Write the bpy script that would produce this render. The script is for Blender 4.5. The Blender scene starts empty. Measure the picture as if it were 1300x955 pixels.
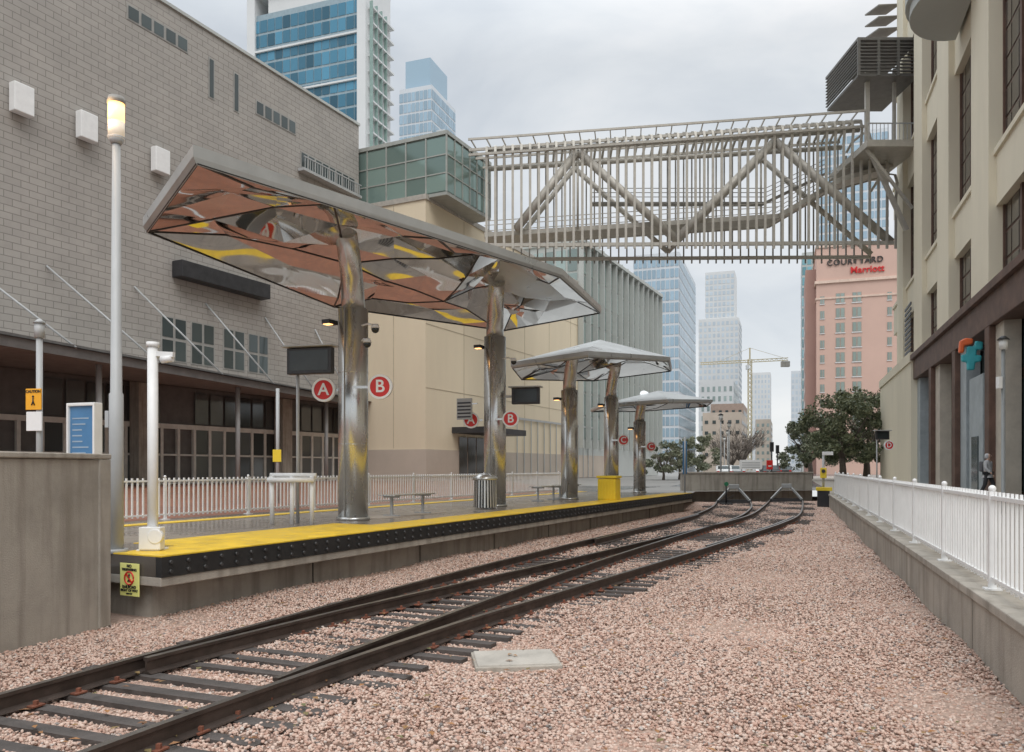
import bpy, math, random
import numpy as np
from mathutils import Vector, Matrix
random.seed(7); rng=np.random.default_rng(7)
scene=bpy.context.scene; COL=scene.collection
scene.view_settings.view_transform='Standard'
scene.view_settings.look='None'; scene.view_settings.exposure=0
TA=0.495; A=math.atan(TA); SA,CA=math.sin(A),math.cos(A)
TB=0.3525; B=math.atan(TB); SB,CB=math.sin(B),math.cos(B)
def P(s,t,z=0.0): return Vector((-3.98+SA*s-CA*t, 8.95+CA*s+SA*t, z))
def R(q,r,z=0.0): return Vector((4.02+SB*q+CB*r, 6.19+CB*q-SB*r, z))
# ---------------------------------------------------------------- materials
def newmat(name):
    m=bpy.data.materials.new(name); m.use_nodes=True
    nt=m.node_tree; b=nt.nodes['Principled BSDF']; return m,nt,b
def ramp(nt,stops):
    r=nt.nodes.new('ShaderNodeValToRGB'); e=r.color_ramp.elements
    while len(e)<len(stops): e.new(0.5)
    for i,(p,c) in enumerate(stops):
        e[i].position=p; e[i].color=(c[0],c[1],c[2],1)
    return r
def sc(c,k): return tuple(min(1,x*k) for x in c)
def M(name,c,rough=.6,metal=0,var=.15,scale=1.5,bump=.0,bscale=60,streak=0,emit=None,es=0,rvar=0.0):
    m,nt,b=newmat(name); L=nt.links
    b.inputs['Roughness'].default_value=rough; b.inputs['Metallic'].default_value=metal
    tc=nt.nodes.new('ShaderNodeTexCoord')
    n=nt.nodes.new('ShaderNodeTexNoise'); n.inputs['Scale'].default_value=scale; n.inputs['Detail'].default_value=8; n.inputs['Roughness'].default_value=.65
    if streak:
        mp=nt.nodes.new('ShaderNodeMapping'); mp.inputs['Scale'].default_value=(1,1,1.0/streak)
        L.new(tc.outputs['Object'],mp.inputs[0]); L.new(mp.outputs[0],n.inputs['Vector'])
    else: L.new(tc.outputs['Object'],n.inputs['Vector'])
    r=ramp(nt,[(.3,sc(c,1-var)),(.7,sc(c,1+var))]); L.new(n.outputs['Fac'],r.inputs[0]); L.new(r.outputs[0],b.inputs['Base Color'])
    if rvar:
        mr=nt.nodes.new('ShaderNodeMapRange'); mr.inputs[3].default_value=max(.02,rough-rvar); mr.inputs[4].default_value=rough+rvar
        mr.inputs[1].default_value=.35; mr.inputs[2].default_value=.65
        L.new(n.outputs['Fac'],mr.inputs[0]); L.new(mr.outputs[0],b.inputs['Roughness'])
    if bump:
        n2=nt.nodes.new('ShaderNodeTexNoise'); n2.inputs['Scale'].default_value=bscale; n2.inputs['Detail'].default_value=4
        L.new(tc.outputs['Object'],n2.inputs['Vector'])
        bp=nt.nodes.new('ShaderNodeBump'); bp.inputs['Strength'].default_value=bump; bp.inputs['Distance'].default_value=.02
        L.new(n2.outputs['Fac'],bp.inputs['Height']); L.new(bp.outputs[0],b.inputs['Normal'])
    if emit:
        b.inputs['Emission Color'].default_value=(*emit,1); b.inputs['Emission Strength'].default_value=es
    return m
def MBRICK(name,c1,c2,mort,w,h,axes='yz',ms=.02,rough=.8,bump=.4,stain=.25,off=.5):
    m,nt,b=newmat(name); L=nt.links
    tc=nt.nodes.new('ShaderNodeTexCoord'); sp=nt.nodes.new('ShaderNodeSeparateXYZ'); cb=nt.nodes.new('ShaderNodeCombineXYZ')
    L.new(tc.outputs['Object'],sp.inputs[0])
    L.new(sp.outputs['XYZ'.index(axes[0].upper())],cb.inputs[0]); L.new(sp.outputs['XYZ'.index(axes[1].upper())],cb.inputs[1])
    br=nt.nodes.new('ShaderNodeTexBrick'); br.inputs['Scale'].default_value=1; br.offset=off
    br.inputs['Brick Width'].default_value=w; br.inputs['Row Height'].default_value=h; br.inputs['Mortar Size'].default_value=ms
    br.inputs['Mortar Smooth'].default_value=.2
    br.inputs['Color1'].default_value=(*c1,1); br.inputs['Color2'].default_value=(*c2,1); br.inputs['Mortar'].default_value=(*mort,1)
    L.new(cb.outputs[0],br.inputs['Vector'])
    n=nt.nodes.new('ShaderNodeTexNoise'); n.inputs['Scale'].default_value=.35; n.inputs['Detail'].default_value=9; n.inputs['Roughness'].default_value=.7
    L.new(tc.outputs['Object'],n.inputs['Vector'])
    rr=ramp(nt,[(.3,(1-stain,)*3),(.7,(1,1,1))]); L.new(n.outputs['Fac'],rr.inputs[0])
    mx=nt.nodes.new('ShaderNodeMix'); mx.data_type='RGBA'; mx.blend_type='MULTIPLY'; mx.inputs[0].default_value=1
    L.new(br.outputs['Color'],mx.inputs[6]); L.new(rr.outputs[0],mx.inputs[7]); L.new(mx.outputs[2],b.inputs['Base Color'])
    b.inputs['Roughness'].default_value=rough
    mr=nt.nodes.new('ShaderNodeMapRange'); mr.inputs[1].default_value=.3; mr.inputs[2].default_value=.7
    mr.inputs[3].default_value=max(.05,rough-.18); mr.inputs[4].default_value=min(1,rough+.1); L.new(n.outputs['Fac'],mr.inputs[0]); L.new(mr.outputs[0],b.inputs['Roughness'])
    bp=nt.nodes.new('ShaderNodeBump'); bp.inputs['Strength'].default_value=bump; bp.inputs['Distance'].default_value=.02; bp.invert=True
    L.new(br.outputs['Fac'],bp.inputs['Height']); L.new(bp.outputs[0],b.inputs['Normal'])
    return m
def MISL(name,stops,rough=.2,metal=0.,bump=0,bscale=3,interp=None):
    m,nt,b=newmat(name); L=nt.links
    g=nt.nodes.new('ShaderNodeNewGeometry'); r=ramp(nt,stops)
    if interp: r.color_ramp.interpolation=interp
    L.new(g.outputs['Random Per Island'],r.inputs[0]); L.new(r.outputs[0],b.inputs['Base Color'])
    b.inputs['Roughness'].default_value=rough; b.inputs['Metallic'].default_value=metal
    if bump:
        tc=nt.nodes.new('ShaderNodeTexCoord'); n=nt.nodes.new('ShaderNodeTexNoise'); n.inputs['Scale'].default_value=bscale; n.inputs['Detail'].default_value=3
        L.new(tc.outputs['Object'],n.inputs['Vector'])
        bp=nt.nodes.new('ShaderNodeBump'); bp.inputs['Strength'].default_value=bump; bp.inputs['Distance'].default_value=.05
        L.new(n.outputs['Fac'],bp.inputs['Height']); L.new(bp.outputs[0],b.inputs['Normal'])
    return m
def glass(name,c,v=.35,rough=.08,metal=.35):
    return MISL(name,[(0,sc(c,1-v)),(.5,c),(1,sc(c,1+v))],rough,metal,.08,.25)
def MCONC(name,c,stainc,scale=.9):
    m,nt,b=newmat(name); L=nt.links; b.inputs['Roughness'].default_value=.85
    tc=nt.nodes.new('ShaderNodeTexCoord')
    n=nt.nodes.new('ShaderNodeTexNoise'); n.inputs['Scale'].default_value=scale; n.inputs['Detail'].default_value=10; n.inputs['Roughness'].default_value=.7
    L.new(tc.outputs['Object'],n.inputs['Vector'])
    r=ramp(nt,[(.3,sc(c,.72)),(.5,c),(.72,sc(c,1.22))]); L.new(n.outputs['Fac'],r.inputs[0])
    mp=nt.nodes.new('ShaderNodeMapping'); mp.inputs['Scale'].default_value=(3.5,3.5,.35); L.new(tc.outputs['Object'],mp.inputs[0])
    n2=nt.nodes.new('ShaderNodeTexNoise'); n2.inputs['Scale'].default_value=1.6; n2.inputs['Detail'].default_value=5; L.new(mp.outputs[0],n2.inputs['Vector'])
    r2=ramp(nt,[(.48,(0,0,0)),(.68,(1,1,1))]); L.new(n2.outputs['Fac'],r2.inputs[0])
    ml=nt.nodes.new('ShaderNodeMath'); ml.operation='MULTIPLY'; ml.inputs[1].default_value=.6; L.new(r2.outputs[0],ml.inputs[0])
    mx=nt.nodes.new('ShaderNodeMix'); mx.data_type='RGBA'; L.new(ml.outputs[0],mx.inputs[0]); L.new(r.outputs[0],mx.inputs[6]); mx.inputs[7].default_value=(*stainc,1)
    L.new(mx.outputs[2],b.inputs['Base Color'])
    n3=nt.nodes.new('ShaderNodeTexNoise'); n3.inputs['Scale'].default_value=70; n3.inputs['Detail'].default_value=4; L.new(tc.outputs['Object'],n3.inputs['Vector'])
    bp=nt.nodes.new('ShaderNodeBump'); bp.inputs['Strength'].default_value=.45; bp.inputs['Distance'].default_value=.012; L.new(n3.outputs['Fac'],bp.inputs['Height']); L.new(bp.outputs[0],b.inputs['Normal'])
    return m
concrete=MCONC('concrete_weathered',(.39,.355,.305),(.21,.185,.15))
concrete_dk=MCONC('concrete_dark',(.36,.33,.285),(.17,.15,.125))
concrete_lt=M('concrete_light',(.42,.39,.345),.8,var=.2,scale=3,bump=.25,bscale=30)
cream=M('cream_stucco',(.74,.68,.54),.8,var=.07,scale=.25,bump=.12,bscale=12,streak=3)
cream_shade=M('cream_stucco_shaded',(.60,.53,.42),.8,var=.08,scale=.25,bump=.12,bscale=12)  # shaded copy of the cream, recess shade put into the base colour
beige=M('beige_panel',(.72,.62,.46),.8,var=.08,scale=.15,bump=.1,bscale=8,streak=4)
white_p=M('white_paint',(.82,.82,.81),.45,var=.06,scale=3)
sign_w=M('sign_white',(.88,.88,.87),.4,var=.02)
grey_p=M('grey_paint',(.42,.43,.43),.45,var=.12,scale=3,streak=3)
silver=M('brushed_steel',(.66,.67,.66),.27,.85,var=.08,scale=2,bump=.03,bscale=30,streak=4,rvar=.05)
steel_lt=M('painted_steel_taupe',(.47,.445,.395),.5,.1,var=.12,scale=2)
steel_md=M('painted_steel_grey',(.29,.28,.26),.55,.1,var=.12,scale=2)
fascia_m=M('canopy_fascia_metal',(.50,.52,.52),.35,.35,var=.12,scale=1.2,rvar=.1)
dark=M('dark_metal',(.04,.04,.043),.45,.2,var=.3,scale=2)
black=M('black_rubber',(.022,.022,.022),.6,var=.3,scale=5,bump=.2)
bolt_m=M('bolt_heads',(.07,.07,.07),.4,.4,var=.3,scale=5)
brown=M('brown_rust_steel',(.12,.068,.05),.6,.1,var=.35,scale=1.2,bump=.1)
yellow=M('yellow_tactile',(.86,.56,.035),.45,var=.18,scale=2.5,bump=.5,bscale=90,rvar=.15)
yellow_s=M('yellow_sign',(.86,.84,.28),.4,var=.04)
yellow_p=M('yellow_paint',(.84,.62,.04),.4,var=.08)
orange=M('orange_sign',(.9,.42,.02),.45,var=.05)
red=M('red_sign',(.68,.03,.025),.35,var=.05)
blue=M('blue_panel',(.08,.22,.42),.35,var=.15,scale=2)
turq=M('turquoise_sign',(.06,.42,.47),.4,var=.2)
screen=M('screen_glass',(.03,.035,.035),.12,var=.4,scale=2)
railm=M('rail_steel',(.075,.056,.047),.55,.4,var=.4,scale=4,bump=.1)
railtop=M('rail_head_polished',(.24,.22,.20),.3,.8,var=.25,scale=6)
rustm=M('rusty_fastening',(.20,.075,.045),.8,.2,var=.4,scale=8)
tie_m=M('tie_timber',(.08,.068,.062),.75,var=.45,scale=4,bump=.5,bscale=30)
asphalt=M('wet_asphalt',(.12,.12,.122),.2,var=.3,scale=.3,bump=.1,bscale=30,rvar=.12)
groundm=M('ground_paving',(.26,.25,.235),.5,var=.2,scale=.1,bump=.1)
walk=MBRICK('sidewalk_paving',(.44,.40,.35),(.40,.36,.31),(.2,.18,.15),1.5,1.5,'xy',.015,.55,.3,.3,0)
plazam=MBRICK('plaza_brick_pavers',(.33,.135,.075),(.25,.10,.06),(.15,.09,.07),.45,.22,'xy',.012,.45,.2,.3)
platm=MBRICK('platform_pavers',(.38,.32,.26),(.31,.265,.225),(.15,.13,.11),.6,.6,'xy',.008,.30,.2,.5,0)
block=MBRICK('masonry_block',(.44,.41,.375),(.405,.378,.346),(.26,.24,.22),.85,.36,'yz',.022,.88,.4,.22)
redbrick=MBRICK('brown_brick',(.19,.10,.075),(.15,.08,.06),(.12,.10,.085),.4,.13,'yz',.012,.8,.4,.3)
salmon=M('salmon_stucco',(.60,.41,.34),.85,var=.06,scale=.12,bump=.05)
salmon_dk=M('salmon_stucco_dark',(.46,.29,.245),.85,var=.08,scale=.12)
win_dk=glass('window_dark_glass',(.07,.085,.085),.5,.1,.2)
win_br=glass('window_bronze_glass',(.085,.075,.065),.5,.12,.25)
win_door=glass('entrance_door_glass',(.13,.14,.14),.6,.1,.25)
gl_box=glass('glazing_sea_green',(.24,.33,.30),.3,.12,.45)
gl_blue=glass('glazing_blue',(.07,.20,.29),.5,.1,.3)
gl_blue2=glass('glazing_haze_paled_blue',(.34,.46,.55),.14,.2,.2)  # distance haze painted in as a paler glass colour
gl_blue3=glass('glazing_hazy_blue',(.52,.59,.65),.08,.3,.1)  # farthest glass, paler still to paint in the haze
gl_teal=glass('glazing_teal',(.18,.36,.40),.3,.1,.3)
gl_gy=glass('glazing_grey_green',(.33,.40,.38),.25,.15,.35)
hazeconc=M('haze_paled_concrete',(.64,.65,.65),.8,var=.05,scale=.1)  # aerial haze baked into the pale base colour
hazeconc2=M('hazy_tower_concrete',(.60,.63,.66),.8,var=.04,scale=.1)  # bluer pale concrete, haze likewise in the colour
midconc=M('tower_concrete',(.46,.48,.46),.75,var=.1,scale=.1)
tanb=M('tan_masonry',(.50,.43,.36),.85,var=.12,scale=.15)
mirror=M('polished_canopy_panel',(.66,.63,.60),.04,1.0,var=.05,scale=.8,bump=.0)
nt=mirror.node_tree; b_=nt.nodes['Principled BSDF']
tc_=nt.nodes.new('ShaderNodeTexCoord'); w_=nt.nodes.new('ShaderNodeTexNoise'); w_.inputs['Scale'].default_value=1.6; w_.inputs['Detail'].default_value=0
mp_=nt.nodes.new('ShaderNodeMapping'); mp_.inputs['Scale'].default_value=(1.0,.4,1); nt.links.new(tc_.outputs['Object'],mp_.inputs[0]); nt.links.new(mp_.outputs[0],w_.inputs['Vector'])
bp_=nt.nodes.new('ShaderNodeBump'); bp_.inputs['Strength'].default_value=.5; bp_.inputs['Distance'].default_value=.06
nt.links.new(w_.outputs['Fac'],bp_.inputs['Height']); nt.links.new(bp_.outputs[0],b_.inputs['Normal'])
gravelm=MISL('ballast_stone',[(0,(.22,.18,.165)),(.08,(.42,.255,.195)),(.3,(.54,.365,.29)),(.55,(.60,.44,.36)),(.78,(.63,.49,.41)),(.88,(.46,.31,.245)),(.96,(.62,.54,.48)),(1,(.20,.18,.17))],.85,0,.3,40)
ballm=M('ballast_fines',(.38,.27,.215),.95,var=.4,scale=18,bump=1,bscale=25)
lampglow=M('lamp_glow',(.9,.7,.4),.4,emit=(1,.50,.18),es=2.6)
lampglow2=M('lamp_frosted',(.85,.8,.7),.4,emit=(1,.72,.45),es=.25)
frost=M('frosted_glass',(.7,.7,.68),.4)
bark=M('tree_bark',(.15,.125,.105),.9,var=.3,scale=6,bump=.6,bscale=20)
leafd=MISL('oak_leaves',[(0,(.085,.105,.055)),(.5,(.165,.19,.105)),(1,(.28,.29,.18))],.6)
leafp=MISL('pale_leaves',[(0,(.13,.155,.10)),(.5,(.22,.24,.155)),(1,(.33,.33,.23))],.6)
# ---------------------------------------------------------------- mesh builder
class MB:
    def __init__(s): s.v=[];s.f=[];s.m=[];s.sm=[]
    def add(s,vs,fs,mi=0,smooth=False):
        o=len(s.v); s.v+= [tuple(v) for v in vs]
        for f in fs: s.f.append(tuple(o+i for i in f)); s.m.append(mi); s.sm.append(smooth)
        return s
    def box(s,x0,x1,y0,y1,z0,z1,mi=0):
        v=[(x,y,z) for z in (z0,z1) for y in (y0,y1) for x in (x0,x1)]
        return s.add(v,[(0,2,3,1),(4,5,7,6),(0,1,5,4),(2,6,7,3),(0,4,6,2),(1,3,7,5)],mi)
    def beam(s,p0,p1,w,h,mi=0,up=(0,0,1)):
        p0=Vector(p0);p1=Vector(p1);d=(p1-p0).normalized();u=Vector(up)
        if abs(d.dot(u))>.98: u=Vector((0,1,0))
        x=d.cross(u).normalized();z=x.cross(d).normalized()
        v=[p+x*a*w/2+z*b*h/2 for p in (p0,p1) for a,b in ((-1,-1),(1,-1),(1,1),(-1,1))]
        return s.add(v,[(3,2,1,0),(4,5,6,7),(0,1,5,4),(1,2,6,5),(2,3,7,6),(3,0,4,7)],mi)
    def ribbon(s,path,w,t,mi=0):
        path=[Vector(p) for p in path]; vs=[];fs=[]
        for i,p in enumerate(path):
            d=(path[min(i+1,len(path)-1)]-path[max(i-1,0)]); d.x=0; d.normalize(); nrm=Vector((0,-d.z,d.y))
            vs+=[p+Vector((-w/2,0,0))-nrm*t/2,p+Vector((w/2,0,0))-nrm*t/2,p+Vector((w/2,0,0))+nrm*t/2,p+Vector((-w/2,0,0))+nrm*t/2]
        for i in range(len(path)-1):
            for k in range(4):
                k2=(k+1)%4; fs.append((i*4+k,i*4+k2,(i+1)*4+k2,(i+1)*4+k))
        fs.append((3,2,1,0)); o=4*(len(path)-1); fs.append((o,o+1,o+2,o+3))
        return s.add(vs,fs,mi)
    def tube(s,path,r,n=12,mi=0,caps=True):
        path=[Vector(p) for p in path]; rs=r if isinstance(r,(list,tuple)) else [r]*len(path)
        d0=(path[1]-path[0]).normalized(); u=Vector((0,0,1)) if abs(d0.z)<.9 else Vector((1,0,0))
        x=(u-d0*u.dot(d0)).normalized(); vs=[]
        for i,p in enumerate(path):
            if i==0:d=d0
            elif i==len(path)-1:d=(path[i]-path[i-1]).normalized()
            else:d=((path[i+1]-path[i]).normalized()+(path[i]-path[i-1]).normalized()).normalized()
            x=(x-d*x.dot(d)).normalized(); y=d.cross(x)
            for k in range(n):
                a=2*math.pi*k/n; vs.append(p+(x*math.cos(a)+y*math.sin(a))*rs[i])
        fs=[]
        for i in range(len(path)-1):
            for k in range(n):
                k2=(k+1)%n; fs.append((i*n+k,i*n+k2,(i+1)*n+k2,(i+1)*n+k))
        s.add(vs,fs,mi,True)
        if caps:
            o=len(s.v)-len(vs)
            s.f.append(tuple(o+k for k in reversed(range(n))));s.m.append(mi);s.sm.append(False)
            s.f.append(tuple(o+(len(path)-1)*n+k for k in range(n)));s.m.append(mi);s.sm.append(False)
        return s
    def cyl(s,p0,p1,r0,r1=None,n=16,mi=0): return s.tube([p0,p1],[r0,r0 if r1 is None else r1],n,mi)
    def prism(s,pts,z0,z1,mi=0):
        n=len(pts); v=[(p[0],p[1],z0) for p in pts]+[(p[0],p[1],z1) for p in pts]
        f=[tuple(reversed(range(n))),tuple(range(n,2*n))]+[(i,(i+1)%n,n+(i+1)%n,n+i) for i in range(n)]
        return s.add(v,f,mi)
    def slab(s,pts,y0,y1,mi=0):
        n=len(pts); v=[(p[0],y0,p[1]) for p in pts]+[(p[0],y1,p[1]) for p in pts]
        f=[tuple(range(n)),tuple(reversed(range(n,2*n)))]+[(i,n+i,n+(i+1)%n,(i+1)%n) for i in range(n)]
        return s.add(v,f,mi)
    def sphere(s,c,r,mi=0,n=10,m=6,sz=1):
        path=[];rr=[]
        for i in range(m+1):
            a=-math.pi/2+math.pi*i/m; path.append((c[0],c[1],c[2]+math.sin(a)*r*sz)); rr.append(max(.001,math.cos(a)*r))
        return s.tube(path,rr,n,mi)
    def quad(s,a,b,c,d,mi=0): return s.add([a,b,c,d],[(0,1,2,3)],mi)
    def curtain(s,p0,p1,z0,z1,nx,nz,gap,mi=0,off=.03,gz=None):
        p0=Vector((p0[0],p0[1],0));p1=Vector((p1[0],p1[1],0)); d=(p1-p0); Lw=d.length; d.normalize(); nn=Vector((d.y,-d.x,0))*off
        gz=gap if gz is None else gz; w=Lw/nx; h=(z1-z0)/nz
        for i in range(nx):
            for j in range(nz):
                a=p0+d*(i*w+gap/2)+nn; b=p0+d*((i+1)*w-gap/2)+nn; za=z0+j*h+gz/2; zb=z0+(j+1)*h-gz/2
                s.quad((a.x,a.y,za),(b.x,b.y,za),(b.x,b.y,zb),(a.x,a.y,zb),mi)
        return s
    def mesh(s,name,mats,bevel=0):
        me=bpy.data.meshes.new(name); me.from_pydata(s.v,[],s.f); me.update()
        for m in mats: me.materials.append(m)
        me.polygons.foreach_set('material_index',s.m); me.polygons.foreach_set('use_smooth',s.sm)
        return me
def root(name,label,cat,loc=(0,0,0),rot=0,group=None):
    o=bpy.data.objects.new(name,None); o.empty_display_size=.2; COL.objects.link(o)
    o.location=loc; o.rotation_euler=(0,0,rot); o['label']=label; o['category']=cat
    if group:o['group']=group
    return o
def part(par,mb,name,mats,bevel=0,label=None,loc=None,rot=None):
    me=mb if isinstance(mb,bpy.types.Mesh) else mb.mesh(name,mats if isinstance(mats,(list,tuple)) else [mats])
    o=bpy.data.objects.new(name,me); COL.objects.link(o)
    if par: o.parent=par
    if loc is not None:o.location=loc
    if rot is not None:o.rotation_euler=rot
    if bevel:
        b=o.modifiers.new('bevel','BEVEL'); b.width=bevel; b.segments=2; b.limit_method='ANGLE'
    if label:o['label']=label
    return o
def struct(mb,name,mats,loc=(0,0,0),rot=0):
    o=part(None,mb,name,mats); o['kind']='structure'; o.location=loc; o.rotation_euler=(0,0,rot); return o
def textmesh(txt,size,mat,ext=.004,align='CENTER',spacing=1.0):
    c=bpy.data.curves.new('txt','FONT'); c.body=txt; c.size=size; c.extrude=ext; c.align_x=align; c.align_y='CENTER'; c.space_character=spacing; c.offset=size*.015
    o=bpy.data.objects.new('tmp',c); COL.objects.link(o); bpy.context.view_layer.update()
    me=bpy.data.meshes.new_from_object(o.evaluated_get(bpy.context.evaluated_depsgraph_get()))
    bpy.data.objects.remove(o); me.materials.clear(); me.materials.append(mat); return me
def text(par,txt,size,mat,loc,rotz=0,ext=.004,spacing=1.0):
    me=textmesh(txt,size,mat,ext,spacing=spacing); return part(par,me,'lettering',None,loc=loc,rot=(math.pi/2,0,rotz))
# ---------------------------------------------------------------- camera
cd=bpy.data.cameras.new('camera'); cam=bpy.data.objects.new('camera',cd); COL.objects.link(cam)
cam.location=(0,0,1.75); cam.rotation_euler=(math.pi/2,0,0); cd.sensor_width=36; cd.lens=27.69; cd.shift_y=.0896; cd.clip_end=5000; cd.clip_start=.05
scene.camera=cam
# ---------------------------------------------------------------- world
w=bpy.data.worlds.new('World'); scene.world=w; w.use_nodes=True; nt=w.node_tree; L=nt.links
bg=nt.nodes['Background']; sky=nt.nodes.new('ShaderNodeTexSky'); sky.sky_type='NISHITA'; sky.sun_disc=False
sky.sun_elevation=math.radians(58); sky.sun_rotation=math.radians(165); L.new(sky.outputs[0],bg.inputs[0]); bg.inputs[1].default_value=.10
tc=nt.nodes.new('ShaderNodeTexCoord'); mp=nt.nodes.new('ShaderNodeMapping'); mp.inputs['Scale'].default_value=(1,1,2.4); mp.inputs['Location'].default_value=(.3,.2,0)
n=nt.nodes.new('ShaderNodeTexNoise'); n.inputs['Scale'].default_value=2.6; n.inputs['Detail'].default_value=7; n.inputs['Roughness'].default_value=.52; n.inputs['Distortion'].default_value=.4
L.new(tc.outputs['Generated'],mp.inputs[0]); L.new(mp.outputs[0],n.inputs['Vector'])
cr=ramp(nt,[(.34,(.66,.71,.765)),(.52,(.83,.865,.895)),(.68,(.98,.985,.99))]); L.new(n.outputs['Fac'],cr.inputs[0])
bg2=nt.nodes.new('ShaderNodeBackground'); L.new(cr.outputs[0],bg2.inputs[0])
sp=nt.nodes.new('ShaderNodeSeparateXYZ'); L.new(tc.outputs['Generated'],sp.inputs[0])
mr=nt.nodes.new('ShaderNodeMapRange'); mr.inputs[1].default_value=.46; mr.inputs[2].default_value=.95; mr.inputs[3].default_value=.97; mr.inputs[4].default_value=2.8
L.new(sp.outputs[2],mr.inputs[0]); L.new(mr.outputs[0],bg2.inputs[1])
mix=nt.nodes.new('ShaderNodeMixShader'); mix.inputs[0].default_value=.88
L.new(bg.outputs[0],mix.inputs[1]); L.new(bg2.outputs[0],mix.inputs[2]); L.new(mix.outputs[0],nt.nodes['World Output'].inputs[0])
sl=bpy.data.lights.new('sun','SUN'); sl.energy=1.3; sl.angle=math.radians(35); sl.color=(1,.97,.93)
so=bpy.data.objects.new('sun',sl); COL.objects.link(so); so.rotation_euler=(math.radians(38),0,math.radians(12))
# ---------------------------------------------------------------- ground
WE=(-4.42,8.62)
trench=[(-8.3,-12),(-2.35,-12),tuple(R(-7,-.12)[:2]),tuple(R(37.5,-.12)[:2]),(9.2,39.5),(6.9,31.6),tuple(P(0,.3)[:2]),(-4.5,8.7),(-4.72,7)]
Z0=.56
o=MB(); BIG=2500
rt=R(37.5,-.12)
o.quad((-BIG,-BIG,Z0),(-8.3,-BIG,Z0),(-8.3,-12,Z0),(-BIG,-12,Z0))
o.quad((-8.3,-BIG,Z0),(BIG,-BIG,Z0),(BIG,-12,Z0),(-8.3,-12,Z0))
o.add([(-2.35,-12,Z0),(BIG,-12,Z0),(BIG,rt.y,Z0),(rt.x,rt.y,Z0)],[(0,1,2,3)])
o.add([(rt.x,rt.y,Z0),(BIG,rt.y,Z0),(BIG,BIG,Z0),(-BIG,BIG,Z0),(-BIG,39.5,Z0),(9.2,39.5,Z0)],[(0,1,2,3,4,5)])
pe0=P(0,1.2)
o.add([(-BIG,-12,Z0),(-8.3,-12,Z0),(-4.75,7,Z0),(-4.6,8.7,Z0),(pe0.x,pe0.y,Z0),(P(0,.4).x,P(0,.4).y,Z0),(6.9,31.6,Z0),(9.2,39.5,Z0),(-BIG,39.5,Z0)],[tuple(range(9))])
struct(o,'ground',[groundm])
o=MB(); o.quad((-40,-30,0),(40,-30,0),(40,48,0),(-40,48,0)); struct(o,'ballast_bed',[ballm])
o=MB(); o.prism([(-60,-60),(-5.62,-60),(-5.62,26.5),(-60,110)],.3,.725)
o.prism([(-5.6,-60),(-1.6,-60),(-1.6,-.02),(-5.6,-.02)],.3,.722)
struct(o,'plaza_pavement',[plazam],P(0,0),-A)
o=MB(); o.prism([(.2,-25),(7.2,-25),(7.2,110),(.2,110)],.3,.58); struct(o,'sidewalk',[walk],R(0,0),-B)
o=MB(); o.box(-6,9,44,900,.4,.565)
struct(o,'road',[asphalt],R(0,-3,0),-B)
o=MB(); o.box(-60,-6,27.2,42,.4,.572); struct(o,'cross_street',[asphalt],P(0,0),-A)
o=MB()
for i in range(30):
    o.box(1.4,1.55,48+i*6,51+i*6,.566,.570)
struct(o,'lane_marking',[white_p],R(0,-3,0),-B)
# ---------------------------------------------------------------- walls
r=root('concrete_end_wall','grey concrete buffer wall behind the track ends','wall',(12.3,41.2,0),math.radians(12))
part(r,MB().box(-3.6,3.8,0,.35,0,1.45),'wall',[concrete_dk],.02); part(r,MB().box(-3.65,3.85,-.05,.4,1.453,1.53),'coping',[concrete],.01)
wl=root('concrete_side_wall','tall stained concrete retaining wall beside the platform end','wall',(WE[0],WE[1],0),-math.atan(.187))
part(wl,MB().box(-.28,0,-22,0,0,1.84),'wall',[concrete],.015); part(wl,MB().box(-.31,.03,-22.02,.02,1.843,1.9),'coping',[concrete],.012)
part(wl,MB().box(-.30,.025,-.16,.015,.02,1.84),'end_pilaster',[concrete],.01)
part(wl,MB().box(-.29,.012,-3.4,-3.385,.02,1.84),'wall_joint',[concrete_dk])
rw=root('concrete_retaining_wall','low stained concrete retaining wall along the gravel','wall',R(0,0,0),-B)
part(rw,MB().box(-.12,.19,-12,37.5,0,.53),'wall',[concrete],.01); part(rw,MB().box(-.15,.2,-12,37.5,.533,.62),'coping',[concrete],.012)
for i in range(8): part(rw,MB().box(-.123,-.119,-4+i*5.2,-3.985+i*5.2,.0,.53),'wall_joint',[concrete_dk])
def fence(name,label,org,rot,length,h,z0,pitch,postpitch,pr=.03,pw=.011):
    r=root(name,label,'railing',(org.x,org.y,z0),rot)
    m=MB(); m.box(-.02,.02,0,length,h-.055,h-.02); m.box(-.015,.015,0,length,.09,.12); part(r,m,'rail',[white_p])
    m=MB()
    for i in range(int(length/pitch)):
        y=(i+.5)*pitch; m.box(-pw,pw,y-pw,y+pw,.06,h-.03)
        m.box(-pw,pw,y-pw,y+pw,h-.019,h+.02)
    part(r,m,'picket_screen',[white_p])
    bm=None
    for i in range(int(length/postpitch)+1):
        if bm is None:
            m=MB(); m.box(-pr,pr,-pr,pr,0,h+.02); m.box(-.07,.07,-.07,.07,0,.015); m.sphere((0,0,h+.045),pr*1.15); bm=part(r,m,'post',[white_p],.005).data
        else: part(r,bm,'post',None,loc=(0,i*postpitch,0))
    return r
fence('picket_railing','white metal picket railing on the low concrete wall',R(-6,.04),-B,34.5,.89,.62,.14,2.4)
fence('picket_railing','white metal picket railing along the rear of the platform',P(0.2,5.45),-A,25,.80,.73,.12,2.2,.024,.014)
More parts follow.
